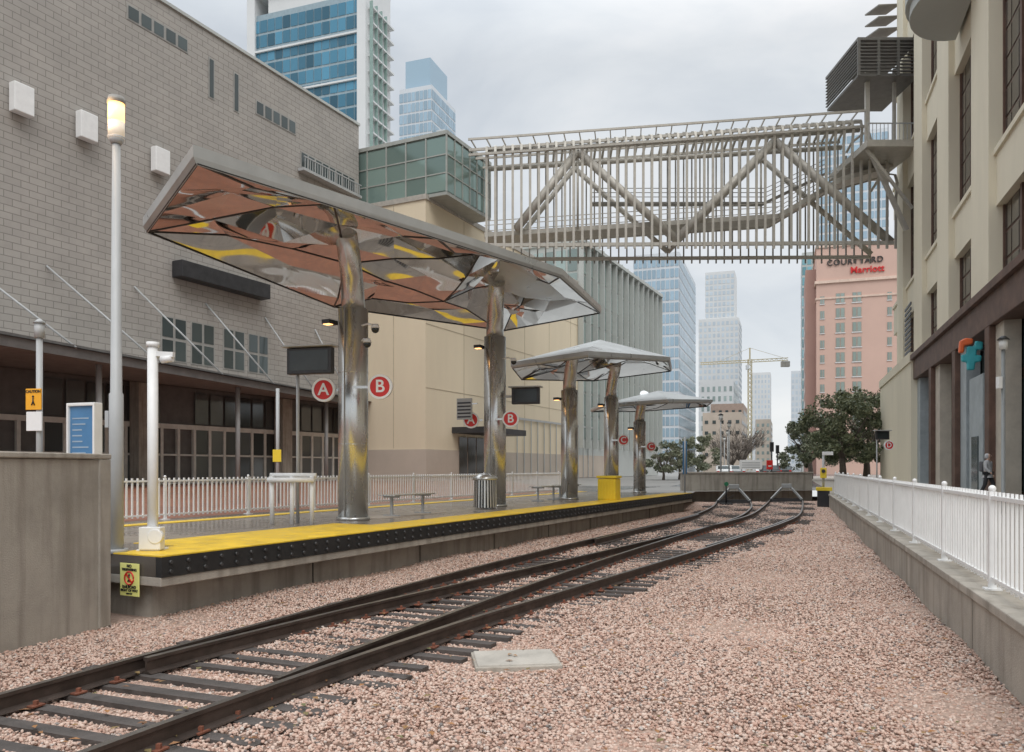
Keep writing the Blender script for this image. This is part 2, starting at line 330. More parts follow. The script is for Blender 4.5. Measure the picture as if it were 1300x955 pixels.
# ---------------------------------------------------------------- tracks
def catmull(pts,n=14):
    pts=[Vector((p[0],p[1],0)) for p in pts]; out=[]
    q=[pts[0]*2-pts[1]]+pts+[pts[-1]*2-pts[-2]]
    for i in range(1,len(q)-2):
        for k in range(n):
            t=k/n; a,b,c,d=q[i-1],q[i],q[i+1],q[i+2]
            out.append(.5*((2*b)+(c-a)*t+(2*a-5*b+4*c-d)*t*t+(3*b-a-3*c+d)*t**3))
    out.append(q[-2]); return out
def pt(s,t): return P(s,t)[:2]
near=[pt(-14,-3.7),pt(-8,-3.12),pt(-3.5,-2.72)]
CL=catmull(near+[pt(.3,-2.44),pt(4,-2.25),pt(8,-2.15),pt(13,-2.12),pt(17,-2.13),(7.1,26.9),(9.0,32.2),(10.75,38.2)])
CR=catmull(near+[pt(.3,-2.72),pt(2.9,-2.88),pt(7.5,-3.2),pt(13,-3.52),pt(17.5,-3.72),(9.05,27.0),(11.6,33.6),(13.95,40.0)])
def offs(C,o):
    out=[]
    for i,p in enumerate(C):
        d=(C[min(i+1,len(C)-1)]-C[max(i-1,0)]).normalized(); out.append(p+Vector((d.y,-d.x,0))*o)
    return out
PROF=[(-.062,.045),(.062,.045),(.055,.056),(.009,.07),(.009,.146),(.028,.154),(.028,.18),(-.028,.18),(-.028,.154),(-.009,.146),(-.009,.07),(-.055,.056)]
def rail(C,label):
    m=MB(); n=len(PROF); vs=[]
    for i,p in enumerate(C):
        d=(C[min(i+1,len(C)-1)]-C[max(i-1,0)]).normalized(); x=Vector((d.y,-d.x,0))
        vs+= [p+x*a+Vector((0,0,b)) for a,b in PROF]
    for i in range(len(C)-1):
        for k in range(n):
            k2=(k+1)%n; m.f.append((i*n+k,i*n+k2,(i+1)*n+k2,(i+1)*n+k)); m.m.append(1 if k in(6,) else 0); m.sm.append(False)
    m.f.append(tuple(range(n)));m.m.append(0);m.sm.append(False)
    m.f.append(tuple(len(vs)-n+k for k in reversed(range(n))));m.m.append(0);m.sm.append(False)
    m.v=[tuple(v) for v in vs]
    o=part(None,m,'railway_rail',[railm,railtop]); o['label']=label; o['category']='rail'; o['group']='steel rails of the tracks'
def nearest(C,p): return min(C,key=lambda c:(c-p).length)
iS=next(i for i in range(len(CL)) if (nearest(CR,CL[i])-CL[i]).length>.09)
jS=next(i for i in range(len(CR)) if (nearest(CL,CR[i])-CR[i]).length>.09)
rail(offs(CL,-.755),'dark steel stock rail running along the platform')
rail(offs(CR,.755),'dark steel stock rail bordered by pink gravel')
rail(offs(CL,.755)[iS:],'dark steel closure rail of the platform track')
rail(offs(CR,-.755)[jS:],'dark steel closure rail of the diverging track')
rail(offs(CL,-.65)[76:112],'short dark guard rail within the platform track')
rail(offs(CR,.65)[76:110],'short dark guard rail within the diverging track')
TIES=[]
def arclen(C,step,start=0):
    out=[];acc=0;nxt=start
    for i in range(len(C)-1):
        L_=(C[i+1]-C[i]).length
        while nxt<=acc+L_:
            t=(nxt-acc)/L_; out.append((C[i].lerp(C[i+1],t),(C[i+1]-C[i]).normalized(),i+t)); nxt+=step
        acc+=L_
    return out
tm=None
def tie(c,d,length):
    rot=math.atan2(d.y,d.x)-math.pi/2
    global tm
    if tm is None:
        m=MB(); m.box(-1,1,-.062,.062,-.14,.045); tm=m.mesh('railway_tie',[tie_m])
    sh=Vector((d.y,-d.x,0))*random.uniform(-.08,.08)
    o=bpy.data.objects.new('railway_tie',tm); COL.objects.link(o); o.location=(c.x+sh.x,c.y+sh.y,random.uniform(-.012,0)); o.rotation_euler=(0,0,rot+random.uniform(-.02,.02)); o.scale=(length/2,random.uniform(.85,1.15),1)
    o['label']='dark weathered timber tie bedded in the gravel'; o['category']='railway tie'; o['group']='timber ties under the tracks'
    TIES.append((c.x,c.y,d.x,d.y,length/2))
plates=MB()
def fit(c,d,x):
    nx=Vector((d.y,-d.x,0)); p=c+nx*x
    a=p-nx*.12; b=p+nx*.12; plates.beam((a.x,a.y,.05),(b.x,b.y,.05),.10,.012)
    for sgn in (-1,1):
        q=p+nx*.085*sgn; plates.box(q.x-.014,q.x+.014,q.y-.014,q.y+.014,.05,.085)
for c,d,i in arclen(CL,.345):
    q=nearest(CR,c); sep=(q-c).length
    if c.y<2.8: continue
    if sep<2.4: tie((c+q)/2,d,2.5+sep)
    else: tie(c,d,2.5)
    if c.y<26:
        fit(c,d,-.755); fit(c,d,.755)
        if sep>.25: fit(q,d,.755); fit(q,d,-.755)
for c,d,i in arclen(CR,.345):
    q=nearest(CL,c)
    if (q-c).length>=2.4: tie(c,d,2.5)
o=part(None,plates,'rail_fastenings',[rustm]); o['kind']='stuff'; o['label']='rusty tie plates and spikes holding the rails'; o['category']='rail fastening'
# gravel
def inpoly(x,y,poly):
    ins=np.zeros(x.shape,bool); n=len(poly)
    for i in range(n):
        x1,y1=poly[i];x2,y2=poly[(i+1)%n]
        c=((y1>y)!=(y2>y))&(x<(x2-x1)*(y-y1)/(y2-y1+1e-12)+x1); ins^=c
    return ins
def stones(n,y0,y1,smin,smax):
    x=rng.uniform(-8,17,n); y=rng.uniform(y0,y1,n); k=inpoly(x,y,trench)&(abs(x)<.68*y+.6)
    x=x[k];y=y[k]; keep=np.ones(len(x),bool)
    for (cx,cy,dx,dy,hl) in TIES:
        a=(x-cx)*dx+(y-cy)*dy; b_=(x-cx)*dy-(y-cy)*dx
        hit=(abs(a)<.07)&(abs(b_)<hl+.02)&(rng.random(len(x))<.84); keep&=~hit
    return x[keep],y[keep],rng.uniform(smin,smax,keep.sum())*(1+.5*(rng.random(keep.sum())>.96))
sets=[stones(int(25*4.2*2100),3.8,8,.009,.018),stones(int(25*7*1350),8,15,.012,.022),stones(int(25*25.5*560),15,40.8,.020,.036)]
X=np.concatenate([a[0] for a in sets]);Y=np.concatenate([a[1] for a in sets]);S=np.concatenate([a[2] for a in sets])
ph=(1+5**.5)/2
ico=np.array([(-1,ph,0),(1,ph,0),(-1,-ph,0),(1,-ph,0),(0,-1,ph),(0,1,ph),(0,-1,-ph),(0,1,-ph),(ph,0,-1),(ph,0,1),(-ph,0,-1),(-ph,0,1)])/1.9
icf=np.array([(0,11,5),(0,5,1),(0,1,7),(0,7,10),(0,10,11),(1,5,9),(5,11,4),(11,10,2),(10,7,6),(7,1,8),(3,9,4),(3,4,2),(3,2,6),(3,6,8),(3,8,9),(4,9,5),(2,4,11),(6,2,10),(8,6,7),(9,8,1)])
octv=np.array([(1,0,0),(-1,0,0),(0,1,0),(0,-1,0),(0,0,1),(0,0,-1)])*1.15
octf=np.array([(0,2,4),(2,1,4),(1,3,4),(3,0,4),(2,0,5),(1,2,5),(3,1,5),(0,3,5)])
def scatter(name,X,Y,S,base,faces,label):
    N=len(X); nv=len(base); nf=len(faces)
    V=base[None]*(1+rng.uniform(-.32,.28,(N,nv,1))); V=V*rng.uniform(.65,1.25,(N,1,3))
    ang=rng.uniform(0,6.28,N); ca,sa=np.cos(ang)[:,None],np.sin(ang)[:,None]; tl=rng.uniform(-.6,.6,N); ct,st=np.cos(tl)[:,None],np.sin(tl)[:,None]
    vx=V[...,0]*ca-V[...,1]*sa; vy=V[...,0]*sa+V[...,1]*ca; vz=V[...,2]*.7
    vy,vz=vy*ct-vz*st,vy*st+vz*ct
    hn=.015*np.sin(X*2.1+Y*.7)+.012*np.sin(X*.9-Y*1.9)
    W=np.stack([vx*S[:,None]+X[:,None],vy*S[:,None]+Y[:,None],vz*S[:,None]+(rng.uniform(-.002,.018,N)+hn+.010)[:,None]],-1).reshape(-1,3)
    F=(faces[None]+(np.arange(N)*nv)[:,None,None]).reshape(-1)
    me=bpy.data.meshes.new(name); me.vertices.add(N*nv); me.vertices.foreach_set('co',W.reshape(-1).astype(np.float32))
    me.loops.add(len(F)); me.loops.foreach_set('vertex_index',F.astype(np.int32)); me.polygons.add(N*nf)
    me.polygons.foreach_set('loop_start',(np.arange(N*nf)*3).astype(np.int32)); me.update(calc_edges=True); me.materials.append(gravelm)
    o=bpy.data.objects.new(name,me); COL.objects.link(o); o['kind']='stuff'; o['label']=label; o['category']='gravel'; return N
mk=Y<8.5
NN=scatter('gravel',X[mk],Y[mk],S[mk],ico,icf,'pink and grey crushed stone ballast around the tracks')+scatter('gravel',X[~mk],Y[~mk],S[~mk],octv,octf,'pink crushed stone ballast further along the tracks')
N=1100; x=rng.uniform(-4,12,N*3); y=4.5+22*rng.uniform(0,1,N*3)**1.4; k=inpoly(x,y,trench); x=x[k][:N]; y=y[k][:N]; m=MB()
for a,b_ in zip(x,y):
    an=random.uniform(0,6.28); l=random.uniform(.018,.045); z=.06+random.uniform(0,.015); dx,dy=math.cos(an)*l,math.sin(an)*l
    m.quad((a-dx,b_-dy,z),(a+dy*.5,b_-dx*.5,z+.008),(a+dx,b_+dy,z),(a-dy*.5,b_+dx*.5,z+.004))
o=part(None,m,'fallen_leaves',[MISL('dead_leaves',[(0,(.16,.08,.04)),(.5,(.34,.16,.06)),(1,(.14,.14,.06))],.7)]); o['kind']='stuff'; o['label']='small orange brown leaves scattered over the gravel'; o['category']='leaves'
r=root('utility_cover','pale square concrete utility cover lying in the gravel','cover',(.03,7.05,.02),.12)
part(r,MB().box(-.36,.36,-.27,.27,0,.04),'lid',[concrete_lt],.012); part(r,MB().box(-.38,.38,-.29,.29,-.1,.025),'frame',[concrete],.01)
bump_m=M('bumper_grey',(.34,.35,.35),.5,.2)
def bumper(loc,rot,label):
    r=root('track_bumper',label,'track bumper',loc,rot,'buffers at the track ends')
    for sx in (-1,1):
        part(r,MB().beam((sx*.72,-.8,.2),(sx*.18,.0,.8),.07,.09),'front_strut',[bump_m]); part(r,MB().beam((sx*.72,.8,.2),(sx*.18,.1,.8),.07,.09),'rear_strut',[bump_m])
    part(r,MB().box(-.24,.24,-.12,.2,.74,.95),'buffer_head',[bump_m],.02)
    for y in (-.8,.8): part(r,MB().box(-.8,.8,y-.06,y+.06,.1,.2),'cross_beam',[dark])
bumper((10.6,37.6,0),-.28,'low steel track bumper at the end of the platform track')
bumper((13.7,39.3,0),-.35,'grey steel track bumper before the end wall')
r=root('switch_stand','low black switch stand with a round green target','switch stand',(9.9,36.4,0),0)
part(r,MB().box(-.25,.25,-.2,.2,0,.12),'base',[dark],.01); part(r,MB().cyl((0,0,.1),(0,0,1.05),.04),'mast',[dark]); part(r,MB().cyl((0,-.05,1.0),(0,0,1.0),.10,mi=0),'target',[M('green_target',(.03,.2,.1),.4)])
part(r,MB().beam((0,0,.3),(.35,-.1,.5),.04,.03),'lever',[dark])
# ---------------------------------------------------------------- platform
PL=25.3
pf=root('station_platform','long raised platform with yellow tactile edge','platform',P(0,0),-A)
part(pf,MB().box(-5.6,-.10,0,PL,.50,.73),'deck',[platm])
part(pf,MB().box(-5.55,-.30,.12,PL-.1,0,.39),'base_wall',[concrete_dk])
part(pf,MB().box(-5.6,-.015,-.0,PL,.39,.498),'concrete_lip',[concrete],.01)
m=MB(); m.box(-.85,-.01,.0,PL,.7303,.745); part(pf,m,'tactile_strip',[yellow])
m=MB(); m.box(-1.75,-.851,1.0,5.2,.7303,.738); part(pf,m,'painted_patch',[yellow],label='worn yellow painted patch')
m=MB(); m.box(-2.4,-1.751,6.6,9.2,.7303,.737); part(pf,m,'tan_paving_band',[tanb],label='worn tan paving band')
m=MB(); m.box(-4.85,-4.5,.0,PL,.7303,.741); part(pf,m,'rear_strip',[yellow])
part(pf,MB().box(-.095,0,-.0,PL,.50,.729),'rubber_edge',[black])
m=MB()
for i in range(100):
    for zz in (.56,.665): m.cyl((-.005,.12+i*.25,zz),(.024,.12+i*.25,zz),.028,.022,n=7)
part(pf,m,'bolt_heads',[bolt_m])
for i in range(1,9): part(pf,MB().box(-.31,-.292,i*2.9,i*2.9+.02,.0,.387),'panel_joint',[black])
r=root('warning_sign','pale yellow no trespassing notice on the platform end','sign',P(-.02,.50,.45),-A)
part(r,MB().box(-.16,.16,-.012,0,-.19,.19),'plate',[yellow_s],.003)
text(r,'NO',.05,black,(0,-.014,.158)); text(r,'TRESPASSING',.042,black,(0,-.014,.116)); text(r,'RAILROAD',.048,black,(0,-.014,-.085)); text(r,'RIGHT OF WAY',.041,black,(0,-.014,-.125)); text(r,'KEEP OFF',.024,black,(0,-.014,-.162))
m=MB(); ring=[(.075*math.cos(a/16*6.283),-.016,.018+.075*math.sin(a/16*6.283)) for a in range(17)]; m.tube(ring,.009,6); m.beam((-.05,-.016,.068),(.05,-.016,-.032),.014,.014); part(r,m,'prohibition_symbol',[red])
m=MB(); m.sphere((0,-.016,.055),.012); m.tube([(0,-.016,.045),(0,-.016,.01),(.02,-.016,-.025)],.008,6); m.tube([(0,-.016,.01),(-.02,-.016,-.025)],.008,6); part(r,m,'walker_symbol',[black])
# ---------------------------------------------------------------- canopies
OUT=[('F1',.5,0,5.5),('Fm',5.4,-.32,5.84),('F2',10.2,-.6,6.18),('T',14.5,0,6.18),('B2',14.5,3.0,5.92),('Bm',8.2,4.2,5.58),('N',2.0,2.72,5.45)]
INN=[('I1',4.0,.8,6.15),('I2',9.0,.8,6.6),('I3',12.3,1.1,6.7),('J1',6.4,2.4,5.95),('J2',10.6,2.7,6.05)]
def canopy(label,sA,ks,z0,kz,cols,rad,thin,amp,nd,seed):
    rd=random.Random(seed)
    r=root('platform_canopy',label,'canopy',P(sA,0,0),-A,'faceted canopies over the platform')
    g={}
    for n_,s,t,z in OUT+INN: g[n_]=Vector((-t,(s-.5)*ks,z0+(z-5.5)*kz))
    tri=[('F1','Fm','I1'),('Fm','I2','I1'),('Fm','F2','I2'),('F2','I3','I2'),('F2','T','I3'),('T','B2','I3'),('B2','J2','I3'),('B2','Bm','J2'),('I3','J2','I2'),('Bm','J1','J2'),('J2','J1','I2'),('J1','I1','I2'),('Bm','N','J1'),('N','I1','J1'),('N','F1','I1')]
    cnt={}
    for t3 in tri:
        for i,j in ((0,1),(1,2),(2,0)):
            e=tuple(sorted((t3[i],t3[j]))); cnt[e]=cnt.get(e,0)+1
    disp={}; border=set()
    for (i,j),c in cnt.items():
        if c==1:
            for k in range(nd+1):
                p=g[i].lerp(g[j],k/nd); border.add((round(p.x,3),round(p.y,3)))
    def jit(p):
        k=(round(p.x,3),round(p.y,3))
        if k in border: return p
        if k not in disp: disp[k]=rd.uniform(-amp,amp)
        return p+Vector((0,0,disp[k]))
    m=MB(); sm=MB()
    for t3 in tri:
        a,b,c=[g[k] for k in t3]
        def q(i,j): return jit(a+(b-a)*(i/nd)+(c-a)*(j/nd))
        for i in range(nd):
            for j in range(nd-i):
                m.add([q(i,j),q(i+1,j),q(i,j+1)],[(0,1,2)])
                if j<nd-i-1: m.add([q(i+1,j),q(i+1,j+1),q(i,j+1)],[(0,1,2)])
    for (i,j),c in cnt.items():
        for k in range(nd):
            u_=jit(g[i].lerp(g[j],k/nd)); v_=jit(g[i].lerp(g[j],(k+1)/nd)); sm.beam(u_-Vector((0,0,.005)),v_-Vector((0,0,.005)),.035,.012)
    part(r,m,'underside',[mirror]); part(r,sm,'panel_seam',[dark])
    th=thin; ring=[g[n_[0]] for n_ in OUT]; m=MB(); nR=len(ring); up=Vector((0,0,th))
    cen=sum(ring,Vector())/nR
    def outw(p): q=(p-cen); q.z=0; return q.normalized()*.07
    for i in range(nR):
        a,b=ring[i],ring[(i+1)%nR]; oa=outw(a); ob=outw(b); lo=Vector((0,0,-.02))
        m.quad(a+lo,b+lo,b+ob+up*.3,a+oa+up*.3); m.quad(a+oa+up*.3,b+ob+up*.3,b+ob+up,a+oa+up)
    part(r,m,'fascia',[fascia_m])
    m=MB(); top=[p+up+outw(p) for p in ring]; c2=Vector((cen.x,cen.y,max(v.z for v in g.values())+.25))
    for i in range(nR): m.add([top[i],top[(i+1)%nR],c2],[(0,1,2)])
    part(r,m,'roof',[fascia_m])
    for (cs,zw) in cols:
        y=cs-sA; x=-2.1
        m=MB(); m.cyl((x,y,.73),(x,y,zw),rad,n=36); m.cyl((x,y,.73),(x,y,.79),rad*1.12,n=36)
        for zz in (2.2,3.6): m.cyl((x,y,zz),(x,y,zz+.014),rad*1.012,n=36)
        part(r,m,'column',[silver])
        m=MB(); m.box(x+rad*.05-.012,x+rad*.05+.012,y-rad-.008,y-rad+.03,.79,zw); part(r,m,'column_seam',[steel_md])
        k=rad/.32
        path=[(x,y,zw-.02),(x+.02*k,y-.04*k,zw+.3*k),(x+.18*k,y-.3*k,zw+.72*k),(x+.55*k,y-.95*k,zw+1.35*k)]
        part(r,MB().tube(path,[rad*.80,rad*.78,rad*.74,rad*.70],24),'arm',[silver])
        part(r,MB().box(x-.36,x-.18,y-rad-.22,y-rad+.05,zw-.33,zw-.25),'lamp_bracket',[dark])
        part(r,MB().box(x-.34,x-.2,y-rad-.2,y-rad-.08,zw-.345,zw-.331),'lamp_lens',[lampglow])
    return r
canopy('large faceted canopy with mirror underside on two steel columns',.5,1,5.38,1,[(6.2,4.85),(12.2,5.2)],.29,.2,.16,3,3)
canopy('second faceted steel canopy further along the platform',13.6,.6,4.72,.8,[(17.4,4.25),(21.5,4.35)],.27,.16,.15,2,4)
canopy('third and smallest faceted canopy at the platform end',21.6,.45,4.08,.45,[(25.0,3.65)],.25,.13,.11,2,5)
def cctv(loc,rot,label):
    r=root('security_camera',label,'camera',loc,rot,'dome cameras on the columns')
    part(r,MB().tube([(0,0,0),(.15,0,.02),(.3,0,-.02)],.02,8),'arm',[white_p]); part(r,MB().sphere((.32,0,-.1),.075),'dome',[screen]); part(r,MB().cyl((.32,0,-.08),(.32,0,.0),.085,.06),'housing',[white_p])
cctv(P(6.1,1.82,4.5),-A,'small dome camera on a bracket at the column'); cctv(P(6.1,1.82,4.2),-A-.6,'small dome camera on a lower bracket at the column')
cctv(P(12.1,1.82,4.6),-A,'small dome camera on a bracket at the column'); 
def round_sign(letter,loc,rad,rot,armto,label):
    r=root('round_letter_sign',label,'sign',loc,rot,'round red letter signs')
    m=MB(); m.cyl((0,-.02,0),(0,.05,0),rad,n=36); part(r,m,'disc',[red])
    n=36; vs=[]
    for k in range(n):
        a=6.2832*k/n
        for rr,yy_ in ((1.06,-.03),(.86,-.03),(1.06,.05),(.86,.05)): vs.append((rad*rr*math.cos(a),yy_,rad*rr*math.sin(a)))
    fs=[]
    for k in range(n):
        a,b=4*k,4*((k+1)%n); fs+=[(a,b,b+1,a+1),(a+2,a+3,b+3,b+2),(a,a+2,b+2,b)]
    part(r,MB().add(vs,fs),'ring',[sign_w]); text(r,letter,rad*1.5,sign_w,(0,-.028,0))
    if armto: part(r,MB().beam((rad*.9*(1 if armto>0 else -1),.03,0),(armto,.03,0),.03,.05),'arm',[silver])
zc=3.27; rs=math.radians(-6)
round_sign('A',P(5.9,2.1+.48,zc),.22,rs,.3,'round red sign with white letter A on the column')
round_sign('B',P(5.9,2.1-.86,zc),.22,rs,-.55,'round red sign with white letter B on the column')
round_sign('A',P(11.8,2.1+.50,3.0),.2,rs,.3,'round red sign with white letter A on the column')
round_sign('B',P(11.8,2.1-.66,3.0),.2,rs,-.4,'round red sign with white letter B on the column')
round_sign('C',P(21.1,2.1-.6,2.75),.19,rs,-.4,'round red sign with white letter C on the column')
round_sign('C',P(24.6,2.1-.6,2.6),.19,rs,-.4,'round red sign with white letter C on the column')
r=root('hanging_sign','tilted grey slatted panel sign beside the column','sign',P(11.5,2.6,3.3),-A)
part(r,MB().box(-.25,.2,-.02,.02,-.3,.25),'panel',[grey_p],.005)
m=MB(); [m.box(-.22,.17,-.03,-.021,-.25+i*.09,-.21+i*.09) for i in range(5)]; part(r,m,'slats',[dark]); part(r,MB().beam((.2,0,.1),(.36,0,.1),.03,.03),'arm',[silver])
def tv(loc,rot,w,h,label,pole):
    r=root('information_screen',label,'screen',loc,rot,'information screens on the platform')
    m=MB(); m.box(-w/2,w/2,-.05,.09,-h/2,h/2); part(r,m,'housing',[dark],.015)
    part(r,MB().box(-w/2+.06,w/2-.06,-.056,-.051,-h/2+.06,h/2-.05),'display',[screen])
    part(r,MB().box(-w/2-.06,w/2+.06,-.16,.16,h/2+.01,h/2+.04),'hood',[grey_p],.005)
    m=MB()
    if pole: m.cyl((-w/2+.12,.14,-loc.z+.73),(-w/2+.12,.14,h/2),.03)
    else: m.beam((-w/2,.03,0),(-w/2-.35,.03,0),.04,.06)
    part(r,m,'support',[grey_p])
tv(P(5.0,2.15,3.70),-A+.2,.9,.48,'black information screen on a slim pole',True)
tv(P(12.3,1.25,3.62),-A+.2,.74,.42,'black information screen fixed to the column',False)
tv(Vector((16.55,35.2,3.2)),0,.6,.38,'black information screen near the far railing',True)
LH=.30
r=root('street_lamp','tall grey pole lamp with lit amber lantern at the platform end','street lamp',P(.1,.90,.73),0)
m=MB(); m.tube([(0,0,0),(0,0,1.9),(0,0,1.92),(0,0,4.62+LH)],[.083,.08,.066,.045],16); m.cyl((0,0,0),(0,0,.05),.13); part(r,m,'pole',[grey_p])
part(r,MB().cyl((0,0,4.6+LH),(0,0,4.68+LH),.06,.1),'lantern_collar',[grey_p]); part(r,MB().cyl((0,0,5.08+LH),(0,0,5.16+LH),.105,.09),'lantern_cap',[steel_md])
part(r,MB().cyl((0,0,4.66+LH),(0,0,4.86+LH),.092),'lower_glass',[lampglow2]); part(r,MB().cyl((0,0,4.86+LH),(0,0,5.08+LH),.092),'bulb_glass',[lampglow])
pl_=bpy.data.lights.new('lantern_light','POINT'); pl_.energy=8; pl_.color=(1,.65,.35); pl_.shadow_soft_size=.15
po=bpy.data.objects.new('lantern_light',pl_); COL.objects.link(po); po.location=P(.1,.90,0)+Vector((-.15,-.15,6.0))
part(r,MB().box(-.12,-.075,-.04,.04,1.5,1.7),'junction_box',[grey_p],.005)
r=root('equipment_post','white steel post with gate arm head and foot bracket','post',P(.45,.70,.73),0)
m=MB(); m.cyl((0,0,.02),(0,0,2.5),.062,n=18); m.cyl((0,0,2.5),(0,0,2.56),.075,n=18); part(r,m,'post',[white_p])
m=MB(); m.box(-.14,.14,-.14,.14,0,.03); m.box(-.1,.16,-.16,-.02,.028,.3); m.cyl((.1,-.17,.19),(.1,-.1,.19),.09); part(r,m,'foot_bracket',[white_p],.008)
m=MB(); m.beam((0,0,2.42),(.28,-.05,2.40),.05,.06); m.cyl((.12,-.03,2.34),(.26,-.04,2.36),.045); part(r,m,'floodlight',[white_p])
r=root('leaning_rail','white tubular leaning rail standing on the platform','rail',P(4.75,2.35,.73),0)
for k,x in enumerate((-.36,0,.36)):
    part(r,MB().cyl((x,0,0),(x,0,.87),.04),'post',[white_p])
part(r,MB().tube([(-.42,-.08,.8),(.42,-.08,.8)],.045,12),'top_rail',[white_p]); part(r,MB().tube([(-.42,.08,.88),(.42,.08,.88)],.045,12),'back_rail',[white_p])
def bench(loc,rot,label):
    r=root('bench',label,'bench',loc,rot,'metal benches on the platform')
    m=MB()
    for i in range(6): m.box(-.22+i*.075,-.16+i*.075,-.8,.8,.43,.455)
    part(r,m,'seat',[silver])
    for y in (-.6,.6):
        part(r,MB().box(-.2,.2,y-.03,y+.03,0,.03).box(-.025,.025,y-.025,y+.025,.03,.39).box(-.2,.2,y-.025,y+.025,.39,.428),'leg',[grey_p])
bench(P(8.1,2.1,.73),-A,'steel slatted bench beside the first canopy columns')
bench(P(18.4,2.6,.73),-A,'steel slatted bench under the second canopy'); bench(P(16.2,2.4,.73),-A,'steel slatted bench under the second canopy')
def bin_(loc,label):
    r=root('litter_bin',label,'bin',loc,0,'round steel litter bins')
    m=MB()
    for k in range(24):
        a=k/24*6.283; m.beam((.29*math.cos(a),.29*math.sin(a),.04),(.27*math.cos(a),.27*math.sin(a),.72),.04,.012,up=(math.cos(a),math.sin(a),0))
    part(r,m,'slats',[silver]); part(r,MB().cyl((0,0,.03),(0,0,.7),.25),'liner',[dark]); part(r,MB().tube([(0,0,.72),(0,0,.78),(0,0,.88)],[.32,.31,.17],20),'lid',[silver])
bin_(P(11.0,1.75,.73),'round steel litter bin with domed lid beside the column')
r=root('yellow_storage_box','bright yellow ribbed storage box on the platform','box',P(17.4,.75,.73),-A)
part(r,MB().box(-.3,.3,-.25,.25,0,.68),'body',[yellow_p],.03); part(r,MB().box(-.33,.33,-.28,.28,.69,.77),'lid',[yellow_p],.02)
m=MB(); [m.box(-.25+i*.1,-.21+i*.1,-.27,-.251,.05,.62) for i in range(6)]; part(r,m,'ribs',[yellow_p])
r=root('caution_sign_post','grey post with orange caution sign above a white plate','sign',(-7.2,12,.73),-.2)
part(r,MB().cyl((0,0,0),(0,0,3.0),.045).cyl((0,0,3.0),(0,0,3.22),.07).cyl((0,0,3.22),(0,0,3.28),.09,.03),'pole',[grey_p])
part(r,MB().box(-.18,.09,-.07,-.05,1.90,2.22),'orange_plate',[orange],.004); part(r,MB().box(-.17,.10,-.07,-.05,1.58,1.87),'white_plate',[white_p],.004)
text(r,'CAUTION',.058,black,(-.045,-.073,2.175)); m=MB(); m.sphere((-.045,-.075,2.10),.016); m.tube([(-.045,-.075,2.08),(-.045,-.075,2.03),(-.02,-.075,1.97)],.01,6); m.tube([(-.045,-.075,2.03),(-.07,-.075,1.97)],.01,6); part(r,m,'symbol',[black])
r=root('information_board','blue information panel in a white frame','sign',(-6.68,12.3,.73),-.35)
part(r,MB().box(-.25,.25,-.04,.04,.2,1.98),'panel',[blue],.005)
for a,b,c,d in ((-.29,-.25,0,2.03),(.25,.29,0,2.03),(-.25,.25,1.98,2.03)): part(r,MB().box(a,b,-.08,.08,c,d),'frame',[white_p],.01)
m=MB()
for i in range(13): m.box(-.2,-.2+random.uniform(.18,.38),-.044,-.041,1.78-i*.09,1.80-i*.09)
part(r,m,'printed_lines',[M('print_pale',(.35,.45,.55),.5)])
r=root('slim_pole','slim grey pole with a small yellow sign behind the railing','pole',P(11,8.5,.72),0)
part(r,MB().cyl((0,0,0),(0,0,3.3),.05),'pole',[grey_p]); part(r,MB().box(-.12,.12,-.07,-.05,1.2,1.55),'plate',[yellow_p])
# ---------------------------------------------------------------- LEFT BUILDING
lb=root('convention_hall','huge windowless block masonry hall with entrance canopy','building',P(0,32.15,0),-A)
m=MB(); m.box(-40,0,-12,45.75,7.05,29.6,0); part(lb,m,'wall',[block])
part(lb,MB().box(-40.1,.12,-12,45.8,29.6,29.8),'parapet_cap',[midconc])
part(lb,MB().box(-40,-1.6,-12,45.75,.7,7.04),'ground_floor_wall',[M('entrance_wall_grey',(.15,.145,.14),.7,var=.2)])
m=MB(); m.box(-40,-7,-12,26,29.85,34); part(lb,m,'penthouse_wall',[block])
yy=[-10+i*55.5/44 for i in range(45)]
for g0 in range(0,44,8):
    m=MB()
    for i in range(g0,min(g0+6,44)):
        m.curtain((-1.5,yy[i]),(-1.5,yy[i+1]),.9,4.3,1,2,.2,0,off=.06,gz=.12); m.curtain((-1.5,yy[i]),(-1.5,yy[i+1]),4.5,6.7,1,1,.2,0,off=.06)
    part(lb,m,'entrance_glass',[win_door])
m=MB()
for i in range(45):
    y=yy[i]; m.box(-1.56,-1.36,y-.10,y+.10,.72,4.35)
m.box(-1.56,-1.38,-10,45.5,.72,.98); m.box(-1.56,-1.38,-10,45.5,4.2,4.5); m.box(-1.56,-1.39,-10,45.5,2.5,2.62); part(lb,m,'door_frames',[M('door_frame_grey',(.72,.71,.66),.5)])
for y in (2,14,26,38):
    part(lb,MB().box(-1.3,-.5,y-.5,y+.5,.72,7.0),'pillar',[concrete])
def toL(wx,wy):
    d=Vector((wx,wy,0))-P(0,32.15); return (d.x*CA-d.y*SA, d.x*SA+d.y*CA)
ea=toL(-21.6,27.6); eb=toL(-9.9,70.5)
slope=(eb[0]-ea[0])/(eb[1]-ea[1]); y0=-8; x0=ea[0]+slope*(y0-ea[1])
m=MB(); m.prism([(-.02,y0),(x0,y0),(eb[0],eb[1]),(-.02,eb[1])],6.75,7.1); part(lb,m,'eave_canopy',[M('eave_grey',(.24,.235,.23),.6,var=.2)])
m=MB(); m.beam((x0,y0,6.95),(eb[0],eb[1],6.95),.12,.58); part(lb,m,'eave_fascia',[M('eave_fascia_grey',(.15,.145,.14),.5,var=.2)])
for k in range(9):
    y=4+k*5.2; xx=x0+slope*(y-y0)-.3; part(lb,MB().cyl((0,y,12.2),(xx,y+2.2,7.1),.05,n=6),'stay_rod',[grey_p])
